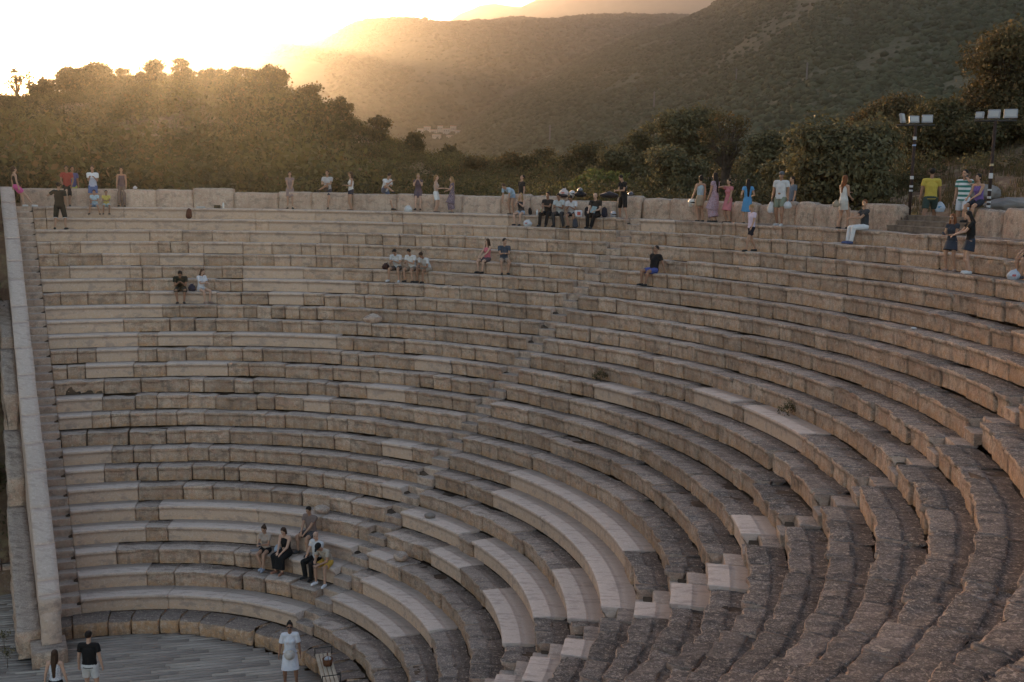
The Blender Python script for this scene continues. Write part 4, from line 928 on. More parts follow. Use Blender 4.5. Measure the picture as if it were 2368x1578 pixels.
    if bottom:
        kind, bmx = bottom; bmx = cloth(bmx) if isinstance(bmx, tuple) else bmx; Bb = Blob()
        Bb.ell(hipc + [0, -.008 * s, .015 * s], Hp, np.array([.158 if not fem else .168, .108, .12]) * q + cl); Bb.cone(hipc + [0, 0, 0], waist + Hp @ np.array([0, 0, -.04]) * s, .155 * q + cl, .125 * q + cl, caps=False, e=.72)
        if kind in ('shorts', 'pants', 'longshorts', 'minishorts'):
            ext = {'shorts': .72, 'pants': 1, 'longshorts': 1.0, 'minishorts': .38}[kind]
            for i in (0, 1):
                e_ = kn[i] + (kn[i] - hips[i]) * .0 if ext >= 1 else hips[i] + (kn[i] - hips[i]) * ext
                Bb.cone(hips[i] + [0, 0, .01], e_, .088 * q + cl * 1.1, (.088 + (.066 - .088) * ext) * q + cl * 1.2, caps=(kind == 'pants'))
                if kind == 'longshorts': Bb.cone(kn[i], kn[i] + (an[i] - kn[i]) * .12, .064 * q + cl, .066 * q + cl, caps=False)
                if kind == 'pants': Bb.cone(kn[i], an[i] + (an[i] - kn[i]) * .02, .058 * q + cl, .048 * q + cl, caps=False)
        else:                                              # skirts and dress skirts
            ln = {'miniskirt': .42, 'skirt': .62, 'midi': .95, 'maxi': 1.5, 'wide': .62}[kind]; flare = {'miniskirt': .03, 'skirt': .03, 'midi': .03, 'maxi': .09, 'wide': .12}[kind] * s
            if pose == 'stand':
                kc = (kn[0] + kn[1]) / 2; ac = (an[0] + an[1]) / 2; p_ = kc if ln >= 1 else hipc + (kc - hipc) * ln
                sp_w = np.linalg.norm(kn[0] - kn[1]) / 2
                Bb.cone(hipc, p_, .165 * q + cl, max(.14 * q + cl, sp_w * min(ln, 1) + .075 * s) + flare * min(ln, 1), caps=False, e=.78)
                if ln > 1: Bb.cone(p_ + (kc - hipc) * -.03, kc + (ac - kc) * min(ln - 1, .9) * 1.6 * .9 if False else kc + (ac - kc) * (ln - 1) * 1.4, .15 * q + flare * .6, .13 * q + flare, caps=False, e=.8)
            else:
                f = min(ln, 1)
                for i in (0, 1): Bb.cone(hips[i] + [0, 0, .01], hips[i] + (kn[i] - hips[i]) * f, .095 * q + cl, .078 * q + cl, caps=ln > 1)
                mid0 = (hips[0] + hips[1]) / 2; mid1 = mid0 + ((kn[0] + kn[1]) / 2 - mid0) * f; Bb.cone(mid0, mid1, .10 * q, .075 * q, e=.9)
                if ln > 1:
                    for i in (0, 1): Bb.cone(kn[i], kn[i] + (an[i] - kn[i]) * min((ln - 1) * 1.7, .9), .075 * q, .085 * q, caps=False)
                    m0 = (kn[0] + kn[1]) / 2; m1 = (an[0] + an[1]) / 2; Bb.cone(m0, m0 + (m1 - m0) * min((ln - 1) * 1.7, .9), .08 * q, .10 * q, caps=False)
        Bb.fuse({'shorts': 'shorts', 'longshorts': 'shorts', 'minishorts': 'shorts', 'pants': 'trousers'}.get(kind, 'skirt'), bmx, root, .012, 2)
        if hem:
            for i in (0, 1):
                hb = Blob(); e_ = kn[i] + (an[i] - kn[i]) * .11; hb.cone(e_, e_ + nrmv(an[i] - kn[i]) * .018, .066 * q + cl + .003, .066 * q + cl + .003, caps=False); mesh_obj('hem', hb.V, hb.F, cloth(hem), root)
    if shoes:
        for i in (0, 1):
            Sb = Blob(); fd = nrmv([(i - .5) * .35, 1, 0]); a_ = ft[i] + np.array([0, -.03, 0]) * s
            Sb.cone(a_ + np.array([0, 0, .045]) * s - fd * .03 * s, a_ + np.array([0, 0, .037]) * s + fd * .16 * s, .046 * s, .038 * s); Sb.cone(a_ + np.array([0, 0, .012]) * s - fd * .035 * s, a_ + np.array([0, 0, .012]) * s + fd * .165 * s, .045 * s, .043 * s, e=.3, ax=[0, 0, 1])
            Sb.fuse('shoe', cloth(shoes, .6, 'shoe'), root, .011, 1)
    ry = rot(yaw); W = lambda p: np.array(pos) + ry @ np.asarray(p)
    J.update(hand=[W(wr[0] + nrmv(wr[0] - el[0]) * .07 * s), W(wr[1] + nrmv(wr[1] - el[1]) * .07 * s)], chest=W(chest), head=W(hc), back=W(chest - T @ np.array([0, .12, 0]) * s), hip=W(hipc), yaw=yaw, root=root, T=ry @ T)
    return J
# small carried things
def box_mesh(sx, sy, sz, bev=.15):
    b = min(sx, sy, sz) * bev; V = []; F = []
    import bmesh
    bm = bmesh.new(); bmesh.ops.create_cube(bm, size=1); bmesh.ops.scale(bm, vec=(sx, sy, sz), verts=bm.verts)
    bmesh.ops.bevel(bm, geom=bm.edges[:], offset=b, segments=2, affect='EDGES', profile=.5)
    return bm
def bm_obj(name, bm, m, parent=None, loc=(0, 0, 0), smooth=False):
    me = bpy.data.meshes.new(name); bm.to_mesh(me); bm.free(); me.materials.append(m); o = bpy.data.objects.new(name, me); o.location = loc
    if smooth: me.polygons.foreach_set('use_smooth', np.ones(len(me.polygons), bool))
    return link(o, parent)
def phone(label, p, yaw=0, tilt=.6):
    o = bm_obj('phone', box_mesh(.075, .15, .009), M_BLACK, None, tuple(map(float, p))); o.rotation_euler = (tilt, 0, yaw); return tag(o, label, 'phone')
def sack(name, label, p, r=(.13, .11, .17), col=(.75, .75, .78), m=None, cat='bag', ties=True, group=None, yaw=0., mark=None, hang=False):
    """soft crumpled bag; p is its bottom centre, or the hand when hanging"""
    import bmesh
    bm = bmesh.new(); bmesh.ops.create_icosphere(bm, subdivisions=4, radius=1); sd_ = abs(hash(label)) % 1000 if False else sum(map(ord, label)) % 997
    co = np.array([v.co[:] for v in bm.verts]); n_ = fbm(co, 1.6, sd_, 4); c2 = co * (1 + .22 * n_[:, None]); c2[:, :2] *= (1 - .35 * np.clip(co[:, 2], 0, 1) ** 1.5)[:, None]; c2[:, 2] = np.maximum(c2[:, 2], -.72)
    c2 = c2 * np.array(r)
    for v, q in zip(bm.verts, c2): v.co = q
    root = tag(empty(name, tuple(map(float, p)), yaw), label, cat, group); m = m or cloth(col, .45, 'plastic_film')
    base = .72 * r[2] if not hang else -r[2] * 1.15
    o = bm_obj('bag_body', bm, m, root, (0, 0, base), True)
    if m is M_STONE: a_ = o.data.color_attributes.new('blk', 'FLOAT_COLOR', 'POINT'); a_.data.foreach_set('color', np.tile([.6, 0, .1, .2], (len(o.data.vertices), 1)).astype(np.float32).ravel())
    if ties:
        b = Blob()
        for x in (-1, 1):
            if hang: b.cone((x * r[0] * .45, 0, base + r[2] * .7), (0, 0, 0), .012, .008)
            else: b.cone((x * r[0] * .2, 0, base + r[2] * .7), (x * r[0] * .35, .02 * x, base + r[2] * (1.0 + .12 * x)), .035, .012)
        mesh_obj('handle', b.V, b.F, m, root, True)
    if mark:
        bmx = box_mesh(r[0] * .6, .008, r[2] * .35); bm_obj('printed_mark', bmx, cloth(mark), root, (-r[0] * .25, -r[1] * .97, base + r[2] * .1))
    return root
def backpack(label, p, yaw=0, col=(.05, .04, .04), sz=1.0, lean=.15, group=None):
    root = tag(empty('backpack', tuple(map(float, p)), yaw), label, 'backpack', group); m = cloth(col, .8, 'nylon')
    b = Blob(); b.cone((0, 0, .13 * sz), (0, lean * .3, .36 * sz), .15 * sz, .12 * sz, e=.62, ax=[0, 1, 0]); b.fuse('pack_body', m, root, .015, 2)
    b = Blob(); b.cone((0, -.09 * sz, .12 * sz), (0, -.08 * sz, .2 * sz), .10 * sz, .09 * sz, e=.45, ax=[0, 1, 0]); b.fuse('front_pocket', m, root, .012, 1)
    b = Blob(); b.cone((-.03, .02, .47 * sz), (.03, .02, .47 * sz), .012, .012); mesh_obj('handle', b.V, b.F, m, root, True)
    return root
def helmet(label, p, yaw=0, col=(.3, .3, .3), group=None):
    root = tag(empty('helmet', tuple(map(float, p)), yaw), label, 'helmet', group)
    b = Blob(); b.ell((0, 0, .135), np.eye(3), np.array([.125, .15, .135])); b.cone((0, .03, .05), (0, .06, .06), .115, .10, e=.9); o = b.fuse('shell', mat('helmet_shell', col, .2, .6, None), root, .012, 3)
    b = Blob(); b.ell((0, -.045, .135), np.eye(3), np.array([.112, .115, .055])); mesh_obj('visor', b.V, b.F, M_GLASS_D, root, True)
    return root
def bottle(label, p, col=(.7, .75, .78), h=.24, r=.034, cat='bottle'):
    root = tag(empty('bottle', tuple(map(float, p))), label, cat); prof = [(0, 0), (r, 0), (r, h * .65), (r * .9, h * .75), (r * .38, h * .9), (r * .38, h * .95)]
    V = []; F = []; sg = 12
    for rad, z in prof:
        for k in range(sg): a = 2 * math.pi * k / sg; V.append((rad * math.cos(a), rad * math.sin(a), z))
    for i in range(len(prof) - 1):
        for k in range(sg): F.append((i * sg + k, i * sg + (k + 1) % sg, (i + 1) * sg + (k + 1) % sg, (i + 1) * sg + k))
    mesh_obj('bottle_body', V, F, mat('bottle_plastic', col, .2, .5), root, True)
    b = Blob(); b.cone((0, 0, h * .94), (0, 0, h), r * .42, r * .42, caps=False); mesh_obj('cap', b.V, b.F, mat('bottle_cap', (.6, .6, .65), .4), root, True)
    return root

def polar(th, r, z): return np.array([r * math.cos(th), r * math.sin(th), z])
def yaw_in(th, off=0.): return th + math.pi - math.pi / 2 + off       # local +Y points to the centre of the theatre
def seat_at(x, k, back=.0):
    th = theta_px(x, k); return th, polar(th, rk(k) + .13 + back, zk(k) + .002)
def stand_at(x, k, back=.28):
    th = theta_px(x, k, dr=back); return th, polar(th, rk(k) + back, zk(k) + (-.035 if back > .43 else .002))
def face_cam(p, off=0.): d = CAM[:2] - p[:2]; return math.atan2(d[1], d[0]) - math.pi / 2 + off
def par_at(x, dr=.12): th = theta_px(x, 1, dr=TREAD1 + dr); return th, polar(th, PR + dr, zk(1) + .78)
def behind_at(x, dr=1.2):
    th = theta_px(x, 1, dr=TREAD1 + dr); p = polar(th, PR + dr, 0); p[2] = max(float(ground_z(p[0], p[1])), 10.7); return th, p

def hfor(p, yt, lo=1.5, hi=1.9):
    zs = np.linspace(1.2, 2.2, 101); ys = [project(p + np.array([0, 0, z]))[1] for z in zs]
    return float(np.clip(zs[int(np.argmin(np.abs(np.array(ys) - yt)))], lo, hi))
RIGHT, LEFT, AWAY = -math.pi / 2, math.pi / 2, 0.0
WHITE, BLACK, NAVY = (.58, .565, .555), (.018, .017, .017), (.03, .035, .06)
LAP = ((-.10, .30, .22), (.10, .30, .22))            # sitting, forearms on the thighs
PH = ((-.05, .34, .38), (.06, .34, .38))             # sitting, hands together over the knees
CHEST = ((-.05, .26, 1.18), (.07, .27, 1.17)); FACEH = ((-.06, .20, 1.52), (.07, .2, 1.52))
G1 = 'people along the top wall'; G2 = 'people sitting on the seats'; G3 = 'people on the lower seats'; G4 = 'people on the orchestra floor'; G5 = 'group picnicking with helmets and bags on the top row'
# --- top left
p = LA + LN * (.46) + LD * (-.6); p = np.array([p[0], p[1], zk(1) - .0])
person('woman in black crop top and bright pink shorts leaning on the end wall corner', p, RIGHT + .75, H=1.66, sex='f', skin='light', hair=('ponytail', 'brown'), top=('crop', BLACK), bottom=('shorts', (.75, .06, .32)), shoes=WHITE, lean=-.12, hip=(-.02, -.12, .86), feet=((-.08, .22, 0), (.2, .52, .0)), hands=((-.26, -.18, .80), (.24, -.1, .84)), glasses=True, group=G1)
th, p = par_at(157); j = person('person in red shirt and black shorts sitting on the wall beside the one in blue', p, yaw_in(th, -.1), 'sit', 1.78, 'm', 'tan', ('short', 'black'), ('tee', (.42, .05, .035)), ('longshorts', BLACK), drop=.78, lean=.12, hands=((-.2, .12, .12), (.16, .25, .22)), group=G1)
th, p = behind_at(170, .75); person('person in dark blue shirt and yellow green shorts standing right behind the red shirt', p, yaw_in(th, .3), H=1.76, skin='tan', hair=('short', 'black'), top=('tee', (.09, .10, .26)), bottom=('shorts', (.42, .48, .08)), group=G1)
th, p = stand_at(140, 3, .30); j = person('man in dark tee and long dark shorts with white hem raising a phone', p, AWAY + .15, H=hfor(p, 425), skin='mid', hair=('short', 'black'), top=('tee', (.028, .03, .024)), bottom=('longshorts', (.028, .03, .024)), hem=WHITE, hands=((-.30, .22, 1.42), (.24, .06, .9)), feet=((-.2, 0, 0), (.2, 0, 0)), face=False, build=1.08, group=G1)
phone('phone raised by the man in long dark shorts', j['hand'][0] + [0, 0, .05], 0, .3)
th, p = stand_at(217, 1, .55); person('person in white tee with navy stripes standing behind the two boys', p, face_cam(p, -.2), H=hfor(p, 386), skin='mid', hair=('short', 'brown'), top=('tee', stripes((.68, .68, .68), (.10, .14, .3), 22, 1.28)), bottom=('shorts', (.10, .16, .36)), hands=((-.1, .2, 1.3), (.08, .2, 1.3)), group=G1)
th, p = seat_at(219, 1); person('small boy in light blue shirt sitting on the top row', p, yaw_in(th, -.1), 'sit', 1.32, 'm', 'mid', ('short', 'black'), ('tee', (.42, .58, .66)), ('shorts', (.2, .3, .4)), hands=PH, feet=((-.3, .34, -.42), (.26, .34, -.42)), lean=.25, group='two boys on the top row')
th, p = seat_at(246, 1); person('small boy in yellow shirt sitting on the top row', p, yaw_in(th, .1), 'sit', 1.28, 'm', 'tan', ('short', 'black'), ('tee', (.62, .48, .08)), ('shorts', (.35, .5, .55)), hands=PH, feet=((-.12, .34, -.42), (.2, .34, -.42)), lean=.2, group='two boys on the top row')
th, p = par_at(283); person('woman in mauve tank top sitting alone on the wall right of the boys', p, yaw_in(th), 'sit', 1.7, 'f', 'mid', ('long', 'brown'), ('tank', (.16, .10, .11)), ('pants', (.20, .13, .10)), drop=.78, hands=((-.2, .1, .08), (.2, .1, .08)), group=G1)
# --- couple, row 8
th, p = seat_at(417, 8); j = person('man in dark olive tee bent over his lap beside the woman in white blouse', p, yaw_in(th, .1), 'sit', 1.8, 'm', 'tan', ('short', 'black'), ('tee', (.03, .03, .02)), ('longshorts', (.06, .05, .035)), lean=.6, head=(0, .5), hands=PH, build=1.12, group=G2)
th, p = seat_at(467, 8); person('woman with long dark hair in loose white blouse beside the bent man', p, yaw_in(th, .75), 'sit', 1.68, 'f', 'light', ('verylong', 'brown'), ('loose', (.66, .64, .66)), ('minishorts', (.5, .48, .48)), lean=.15, head=(.1, .25), hands=PH, shoes=(.3, .2, .16), group=G2)
th, p = seat_at(442, 8, .12); sack('tote_bag', 'dark bag with white things between the couple on the seats', p, (.15, .11, .17), (.05, .05, .08))
# --- top middle
th, p = par_at(671); person('woman with long brown hair in pale mauve dress sitting left of the bearded man', p, yaw_in(th, .2), 'sit', 1.6, 'f', 'mid', ('verylong', 'brown'), ('dress', (.33, .22, .19)), ('midi', (.33, .22, .19)), drop=.78, hands=LAP, face=False, group=G1)
th, p = par_at(757); person('bearded man in grey white tee with one foot drawn up on the wall', p, yaw_in(th), 'sit', 1.78, 'm', 'mid', ('short', 'brown'), ('tee', (.5, .47, .46)), ('shorts', (.05, .05, .07)), drop=.78, feet=((-.1, .34, -.75), (.30, .22, .0)), hands=((-.05, .3, .38), (.12, .3, .36)), lean=.1, group=G1)
th, p = stand_at(812, 1, .5); person('slim woman with long dark hair in white top and navy shorts standing sideways', p, LEFT + .4, H=hfor(p, 400), sex='f', skin='mid', hair=('verylong', 'brown'), top=('tank', (.66, .64, .62)), bottom=('minishorts', NAVY), hands=CHEST, group=G1)
th, p = par_at(893); person('man in loose white tee resting his arm on a raised knee', p, yaw_in(th, .95), 'sit', 1.78, 'm', 'mid', ('short', 'black'), ('loose', (.7, .68, .66)), ('shorts', (.13, .15, .22)), drop=.78, feet=((-.08, .38, -.74), (.1, .62, .0)), hands=((.05, .38, .34), (.06, .50, .52)), lean=.5, head=(0, .35), group=G1)
th, p = par_at(967, .05); person('blonde woman in dark dress sitting on the wall with both hands at her face', p, yaw_in(th, .25), 'sit', 1.64, 'f', 'light', ('long', 'fair'), ('dress', (.13, .09, .11)), ('wide', (.13, .09, .11)), drop=.72, hands=((-.08, .26, .60), (.1, .26, .60)), lean=.2, head=(0, .1), group=G1)
th, p = stand_at(944, 1, .72); sack('plastic_bag', 'white plastic bag beside the blonde woman in the dark dress', p, (.19, .13, .17), (.7, .68, .66))
th, p = stand_at(1008, 1, .5); j = person('woman in beige top and short white shorts standing sideways with a phone', p, RIGHT - .2, H=hfor(p, 407), sex='f', skin='light', hair=('ponytail', 'fair'), top=('crop', (.5, .36, .28)), bottom=('shorts', (.75, .73, .7)), hands=CHEST, group=G1)
phone('phone held by the woman in white shorts', j['hand'][0], RIGHT)
th, p = stand_at(1045, 1, .5); j = person('blonde woman in long dark patterned dress standing right of the white shorts', p, LEFT + .3, H=hfor(p, 411), sex='f', skin='light', hair=('wavy', 'fair'), top=('dress', floral((.10, .07, .09), (.25, .18, .2), 25)), bottom=('maxi', floral((.10, .07, .09), (.25, .18, .2), 25)), hands=((-.08, .36, 1.22), (.1, .25, 1.1)), head=(.1, .15), group=G1)
phone('phone held out by the blonde woman in the long dress', j['hand'][0], LEFT)
# --- three friends, row 6
th, p = seat_at(914, 6); person('man in white tee with white shoes, leftmost of three friends looking down', p, yaw_in(th), 'sit', 1.78, 'm', 'mid', ('short', 'black'), ('tee', WHITE), ('shorts', (.10, .08, .07)), shoes=WHITE, lean=.45, head=(0, .6), hands=PH, feet=((-.22, .34, -.44), (.22, .34, -.44)), group='three friends in white tees')
th, p = seat_at(888, 6, .1); sack('handbag', 'dark brown bag beside the leftmost of the three friends', p, (.16, .11, .16), (.05, .02, .018), ties=True, cat='bag')
th, p = seat_at(948, 6); person('man in white tee sitting in the middle of the three friends', p, yaw_in(th, -.15), 'sit', 1.76, 'm', 'mid', ('short', 'black'), ('tee', (.68, .66, .63)), ('shorts', (.28, .2, .14)), lean=.4, head=(0, .45), hands=PH, feet=((-.25, .34, -.44), (.1, .34, -.44)), group='three friends in white tees')
th, p = seat_at(982, 6); j = person('man in white tee leaning far over to the left, right of the three friends', p, yaw_in(th, -.35), 'sit', 1.78, 'm', 'tan', ('short', 'brown'), ('tee', WHITE), ('shorts', (.35, .27, .2)), lean=.75, side=-.1, head=(0, .4), hands=((-.12, .42, .22), (.05, .42, .2)), feet=((-.15, .38, -.44), (.16, .36, -.44)), group='three friends in white tees')
phone('phone held by the rightmost of the three friends', j['hand'][0])
# --- pair, row 5
th, p = seat_at(1120, 5); person('woman with long dark hair in coral pink top sitting beside a man', p, yaw_in(th, -.3), 'sit', 1.66, 'f', 'light', ('wavy', 'brown'), ('tank', (.62, .13, .16)), ('shorts', (.10, .08, .09)), hands=LAP, head=(-.5, 0), group=G2)
th, p = seat_at(1162, 5); person('man in dark blue tee and beige shorts turned to the woman in pink', p, yaw_in(th, .6), 'sit', 1.78, 'm', 'mid', ('short', 'black'), ('tee', (.06, .075, .10)), ('shorts', (.42, .30, .22)), lean=.2, hands=PH, head=(.5, 0), group=G2)
# --- man in black, row 5-6
th, p = seat_at(1502, 5); person('man alone in black tee and bright blue shorts leaning back on his hands', p, yaw_in(th, -.15), 'sit', 1.8, 'm', 'tan', ('short', 'black'), ('tee', BLACK), ('shorts', (.06, .09, .33)), lean=-.18, hands=((-.34, -.3, .04), (.34, -.3, .04)), feet=((-.1, .42, -.44), (.12, .40, -.44)), build=1.1, group=G2)
# --- picnic group
th, p = stand_at(1183, 1, .62); person('person in light blue shirt bending forward beside the seated blonde woman', p, LEFT + .9, H=1.65, skin='mid', hair=('short', 'brown'), top=('tee', (.36, .50, .62)), bottom=('minishorts', (.25, .33, .42)), lean=1.3, head=(0, .2), hands=((-.12, .5, .35), (.12, .5, .35)), face=False, group=G5)
th, p = behind_at(1205, .5); person('man in dark tee behind the wall raising his face to the light', p, LEFT + .5, H=1.72, skin='mid', hair=('short', 'black'), top=('tee', (.03, .028, .026)), bottom=('shorts', (.04, .04, .04)), head=(0, -.5), group=G5)
th, p = seat_at(1200, 1); j = person('woman with red blonde hair and denim shorts holding a phone to her face', p, yaw_in(th), 'sit', 1.66, 'f', 'light', ('wavy', 'fair'), ('tank', (.05, .045, .045)), ('minishorts', (.33, .42, .52)), shoes=(.03, .03, .035), hands=((-.07, .28, .50), (.08, .28, .50)), lean=.1, group=G5)
phone('phone in front of the face of the woman in denim shorts', j['hand'][0], 0)
th, p = seat_at(1218, 1, .22); backpack('black backpack lying on the top row beside the blonde woman', p, .4, BLACK, .62)
th, p = stand_at(1220, 2, .33); sack('plastic_bag', 'white plastic bag with red print at the feet of the blonde woman', p, (.19, .13, .16), (.68, .68, .70), mark=(.5, .15, .12))
th, p = seat_at(1234, 1, .2); bottle('clear water bottle standing on the top row left of the picnic group', p)
th, p = seat_at(1262, 1); j = person('man in black tee and long black trousers, leftmost of the picnic group', p, yaw_in(th, .1), 'sit', 1.78, 'm', 'tan', ('short', 'black'), ('tee', (.035, .028, .026)), ('pants', BLACK), lean=.1, hands=((.02, .3, .40), (.1, .34, .22)), feet=((-.08, .38, -.44), (.2, .36, -.44)), group=G5)
th, p = seat_at(1249, 1, .0); bottle('green bottle beside the leftmost man of the picnic group', p + [0, 0, 0], (.12, .42, .12), .30, .045)
th, p = seat_at(1287, 1, .1); person('dark haired man in grey white tee, second of the picnic group', p, yaw_in(th, .15), 'sit', 1.76, 'm', 'tan', ('short', 'black'), ('tee', (.48, .50, .50)), ('pants', (.05, .045, .045)), lean=.3, head=(0, .3), hands=PH, feet=((-.3, .36, -.42), (.1, .38, -.44)), group=G5)
th, p = seat_at(1316, 1, .1); person('man in white shirt bending over his food, third of the picnic group', p, yaw_in(th, .2), 'sit', 1.76, 'm', 'tan', ('short', 'black'), ('tee', (.6, .58, .6)), ('shorts', (.04, .035, .05)), lean=.5, head=(0, .5), hands=PH, feet=((-.2, .40, -.44), (.02, .44, -.44)), group=G5)
th, p = seat_at(1372, 1); j = person('bald man in black tee and black trousers, rightmost of the picnic group', p, yaw_in(th, .05), 'sit', 1.8, 'm', 'light', None, ('tee', (.03, .026, .022)), ('pants', BLACK), lean=.15, hands=((-.12, .26, .26), (.14, .3, .24)), feet=((-.02, .40, -.44), (.14, .38, -.44)), build=1.1, group=G5)
o = bm_obj('newspaper', box_mesh(.20, .02, .30), cloth((.35, .5, .58)), None, tuple(j['hand'][0] + [0, 0, .06])); o.rotation_euler = (.5, .2, .3); tag(o, 'light blue folded paper held by the bald man', 'paper')
th, p = seat_at(1333, 1, .02); t = tag(empty('carton', tuple(p), .2), 'white and red food carton on the top row left of the bald man', 'carton'); bm_obj('box', box_mesh(.30, .2, .26), cloth((.7, .68, .7)), t, (0, 0, .13)); bm_obj('printed_mark', box_mesh(.14, .01, .14), cloth((.6, .1, .06)), t, (0, -.101, .13))
th, p = stand_at(1330, 2, .33); backpack('dark grey backpack on the step below the carton', p, .2, (.05, .05, .06), .82)
th, p = seat_at(1352, 1, .08); backpack('black backpack on the seat just left of the bald man', p, .3, (.02, .02, .025), .85)
th, p = seat_at(1394, 1, .0); backpack('black backpack hanging over the edge right of the bald man', p, .1, (.02, .02, .03), .9)
th, p = seat_at(1409, 1, .2); helmet('grey white helmet on the seat behind the standing man with a number', p, .3, (.34, .33, .35))
th, p = par_at(1303, .25); sack('plastic_bag', 'white and pink plastic bag standing on the wall behind the picnic group', p, (.21, .15, .20), (.66, .56, .54), mark=(.62, .2, .15))
th, p = par_at(1322, .3); helmet('silver helmet on the wall right of the pink and white plastic bag', p, .5, (.45, .43, .42))
th, p = par_at(1340, .2); helmet('dark helmet with shiny top on a bag on the wall, right of the silver helmet', p + [0, 0, .12], -.3, (.10, .10, .10)); 
th, p = par_at(1341, .12); sack('backpack', 'black bag under the dark helmet on the wall', p, (.26, .16, .15), (.015, .014, .016), ties=True)
th, p = par_at(1300, .12); sack('jacket', 'dark bundled jacket on the wall beneath the plastic bag', p - [0, 0, .03], (.22, .15, .09), (.02, .02, .025), ties=False, cat='jacket')
th, p = par_at(1407, .15); sack('jacket', 'black and white bundled jackets on the wall left of the standing man', p, (.38, .2, .15), (.03, .03, .035), ties=False, cat='jacket')
th, p = par_at(1457, .3); helmet('black helmet on the wall right of the standing man with a number', p, -.2, (.03, .03, .04))
th, p = stand_at(1440, 1, .45); j = person('man in black football shirt with white number looking at his phone, legs apart', p, LEFT + .5, H=hfor(p, 406), skin='mid', hair=('short', 'black'), top=('tee', BLACK), bottom=('longshorts', BLACK), shoes=None, lean=.12, head=(0, .5), hands=((-.08, .34, 1.14), (.04, .34, 1.14)), feet=((-.34, .06, 0), (.32, -.05, 0)), build=1.05, face=False, group=G1)
phone('phone lit by the sun in the hands of the man with a number', j['hand'][0], LEFT)
def text_on(body, parent_root, loc, rz, size, colr, name='shirt_number', rx=math.pi / 2):
    cu = bpy.data.curves.new(name, 'FONT'); cu.body = body; cu.size = size; cu.extrude = .004; cu.align_x = 'CENTER'; cu.align_y = 'CENTER'; cu.materials.append(cloth(colr))
    o = bpy.data.objects.new(name, cu); link(o, parent_root); bpy.context.view_layer.update(); me_ = bpy.data.meshes.new_from_object(o.evaluated_get(bpy.context.evaluated_depsgraph_get())); bpy.data.objects.remove(o); o = link(bpy.data.objects.new(name, me_), parent_root)
    o.location = loc; o.rotation_euler = (rx, 0, rz); return o
text_on('12', j['root'], (.05, -.132, 1.24), 0, .27, WHITE)
# --- women in dresses
th, p = stand_at(1617, 1, .5); j = person('woman in light blue top and beige mini skirt holding a silver helmet', p, AWAY + .35, H=hfor(p, 409), sex='f', skin='mid', hair=('bun', 'black'), top=('crop', (.36, .46, .52)), bottom=('skirt', (.38, .29, .19)), hands=((-.36, .06, .82), (.24, .05, .8)), feet=((-.05, .02, 0), (.14, .0, 0)), face=False, group=G1)
helmet('silver helmet hanging from the hand of the woman in the mini skirt', j['hand'][0] - np.array([0, 0, .24]), .4, (.5, .46, .4))
th, p = stand_at(1650, 1, .5); person('woman with long black hair in long mauve dress left of the coral pink dress', p, AWAY + .8, H=hfor(p, 403), sex='f', skin='mid', hair=('verylong', 'black'), top=('dress', floral((.27, .17, .2), (.38, .28, .32), 30)), bottom=('maxi', floral((.27, .17, .2), (.38, .28, .32), 30)), hands=((-.2, .16, .8), (.22, .1, .8)), face=False, group=G1)
th, p = stand_at(1682, 1, .5); person('woman in coral pink dress with dark hair, hand raised to her head', p, LEFT + .6, H=hfor(p, 417), sex='f', skin='mid', hair=('ponytail', 'black'), top=('dress', (.55, .16, .18)), bottom=('midi', (.55, .16, .18)), hands=((-.2, .2, .8), (.10, .18, 1.5)), poles=((-.5, -1, -.6), (1, -.3, -.3)), group=G1)
th, p = stand_at(1726, 1, .5); person('woman with very long black hair in bright blue dress seen from behind', p, AWAY, H=hfor(p, 417), sex='f', skin='mid', hair=('verylong', 'black'), top=('dress', (.06, .28, .55)), bottom=('midi', (.06, .28, .55)), hands=((-.2, .2, 1.1), (.2, .2, 1.1)), face=False, group=G1)
th, p = stand_at(1735, 3, .3); person('grey haired person in pale pink tee and black shorts walking along the third row', p, LEFT + .35, H=hfor(p, 476, 1.5), sex='m', skin='mid', hair=('short', 'fair'), top=('tee', (.66, .52, .62)), bottom=('shorts', (.02, .02, .03)), feet=((-.08, .28, 0), (.1, -.26, 0)), hands=((-.26, .2, .82), (.26, -.1, .82)), head=(.1, .3), face=False, group=G2)
th, p = stand_at(1802, 1, .5); j = person('man in white tee and grey green shorts carrying white plastic bags', p, LEFT + .9, H=hfor(p, 400), skin='tan', hair=('short', 'brown'), hat=(.12, .12, .13), top=('tee', WHITE), bottom=('shorts', (.22, .25, .18)), shoes=(.5, .5, .5), hands=((-.3, .08, .84), (.3, .04, .84)), feet=((-.12, .12, 0), (.12, -.05, 0)), build=1.15, group=G1)
sack('plastic_bag', 'long white plastic bag in the left of the picture hand of the man in white', j['hand'][1], (.13, .10, .24), (.66, .66, .67), hang=True); sack('plastic_bag', 'smaller white plastic bag hanging at the wall side of the man in white', j['hand'][0], (.14, .1, .15), (.68, .68, .69), hang=True)
th, p = behind_at(1828, .8); person('man in slate blue tee with hand on hip, standing behind the wall', p, LEFT + .3, H=1.76, skin='mid', hair=('short', 'black'), top=('tee', (.14, .17, .21)), bottom=('shorts', (.04, .04, .05)), hands=((-.25, .1, .85), (.24, .04, 1.0)), poles=((-.5, -1, -.6), (1, -.4, 0)), group=G1)
th, p = stand_at(1947, 1, .5); j = person('woman with long brown hair in white sleeveless top and white skirt', p, RIGHT + .5, H=hfor(p, 409), sex='f', skin='mid', hair=('long', 'red'), top=('tank', (.62, .6, .57)), bottom=('skirt', (.55, .52, .47)), hands=((-.06, .26, 1.22), (.1, .24, 1.05)), feet=((-.12, -.06, 0), (.1, .16, 0)), group=G1)
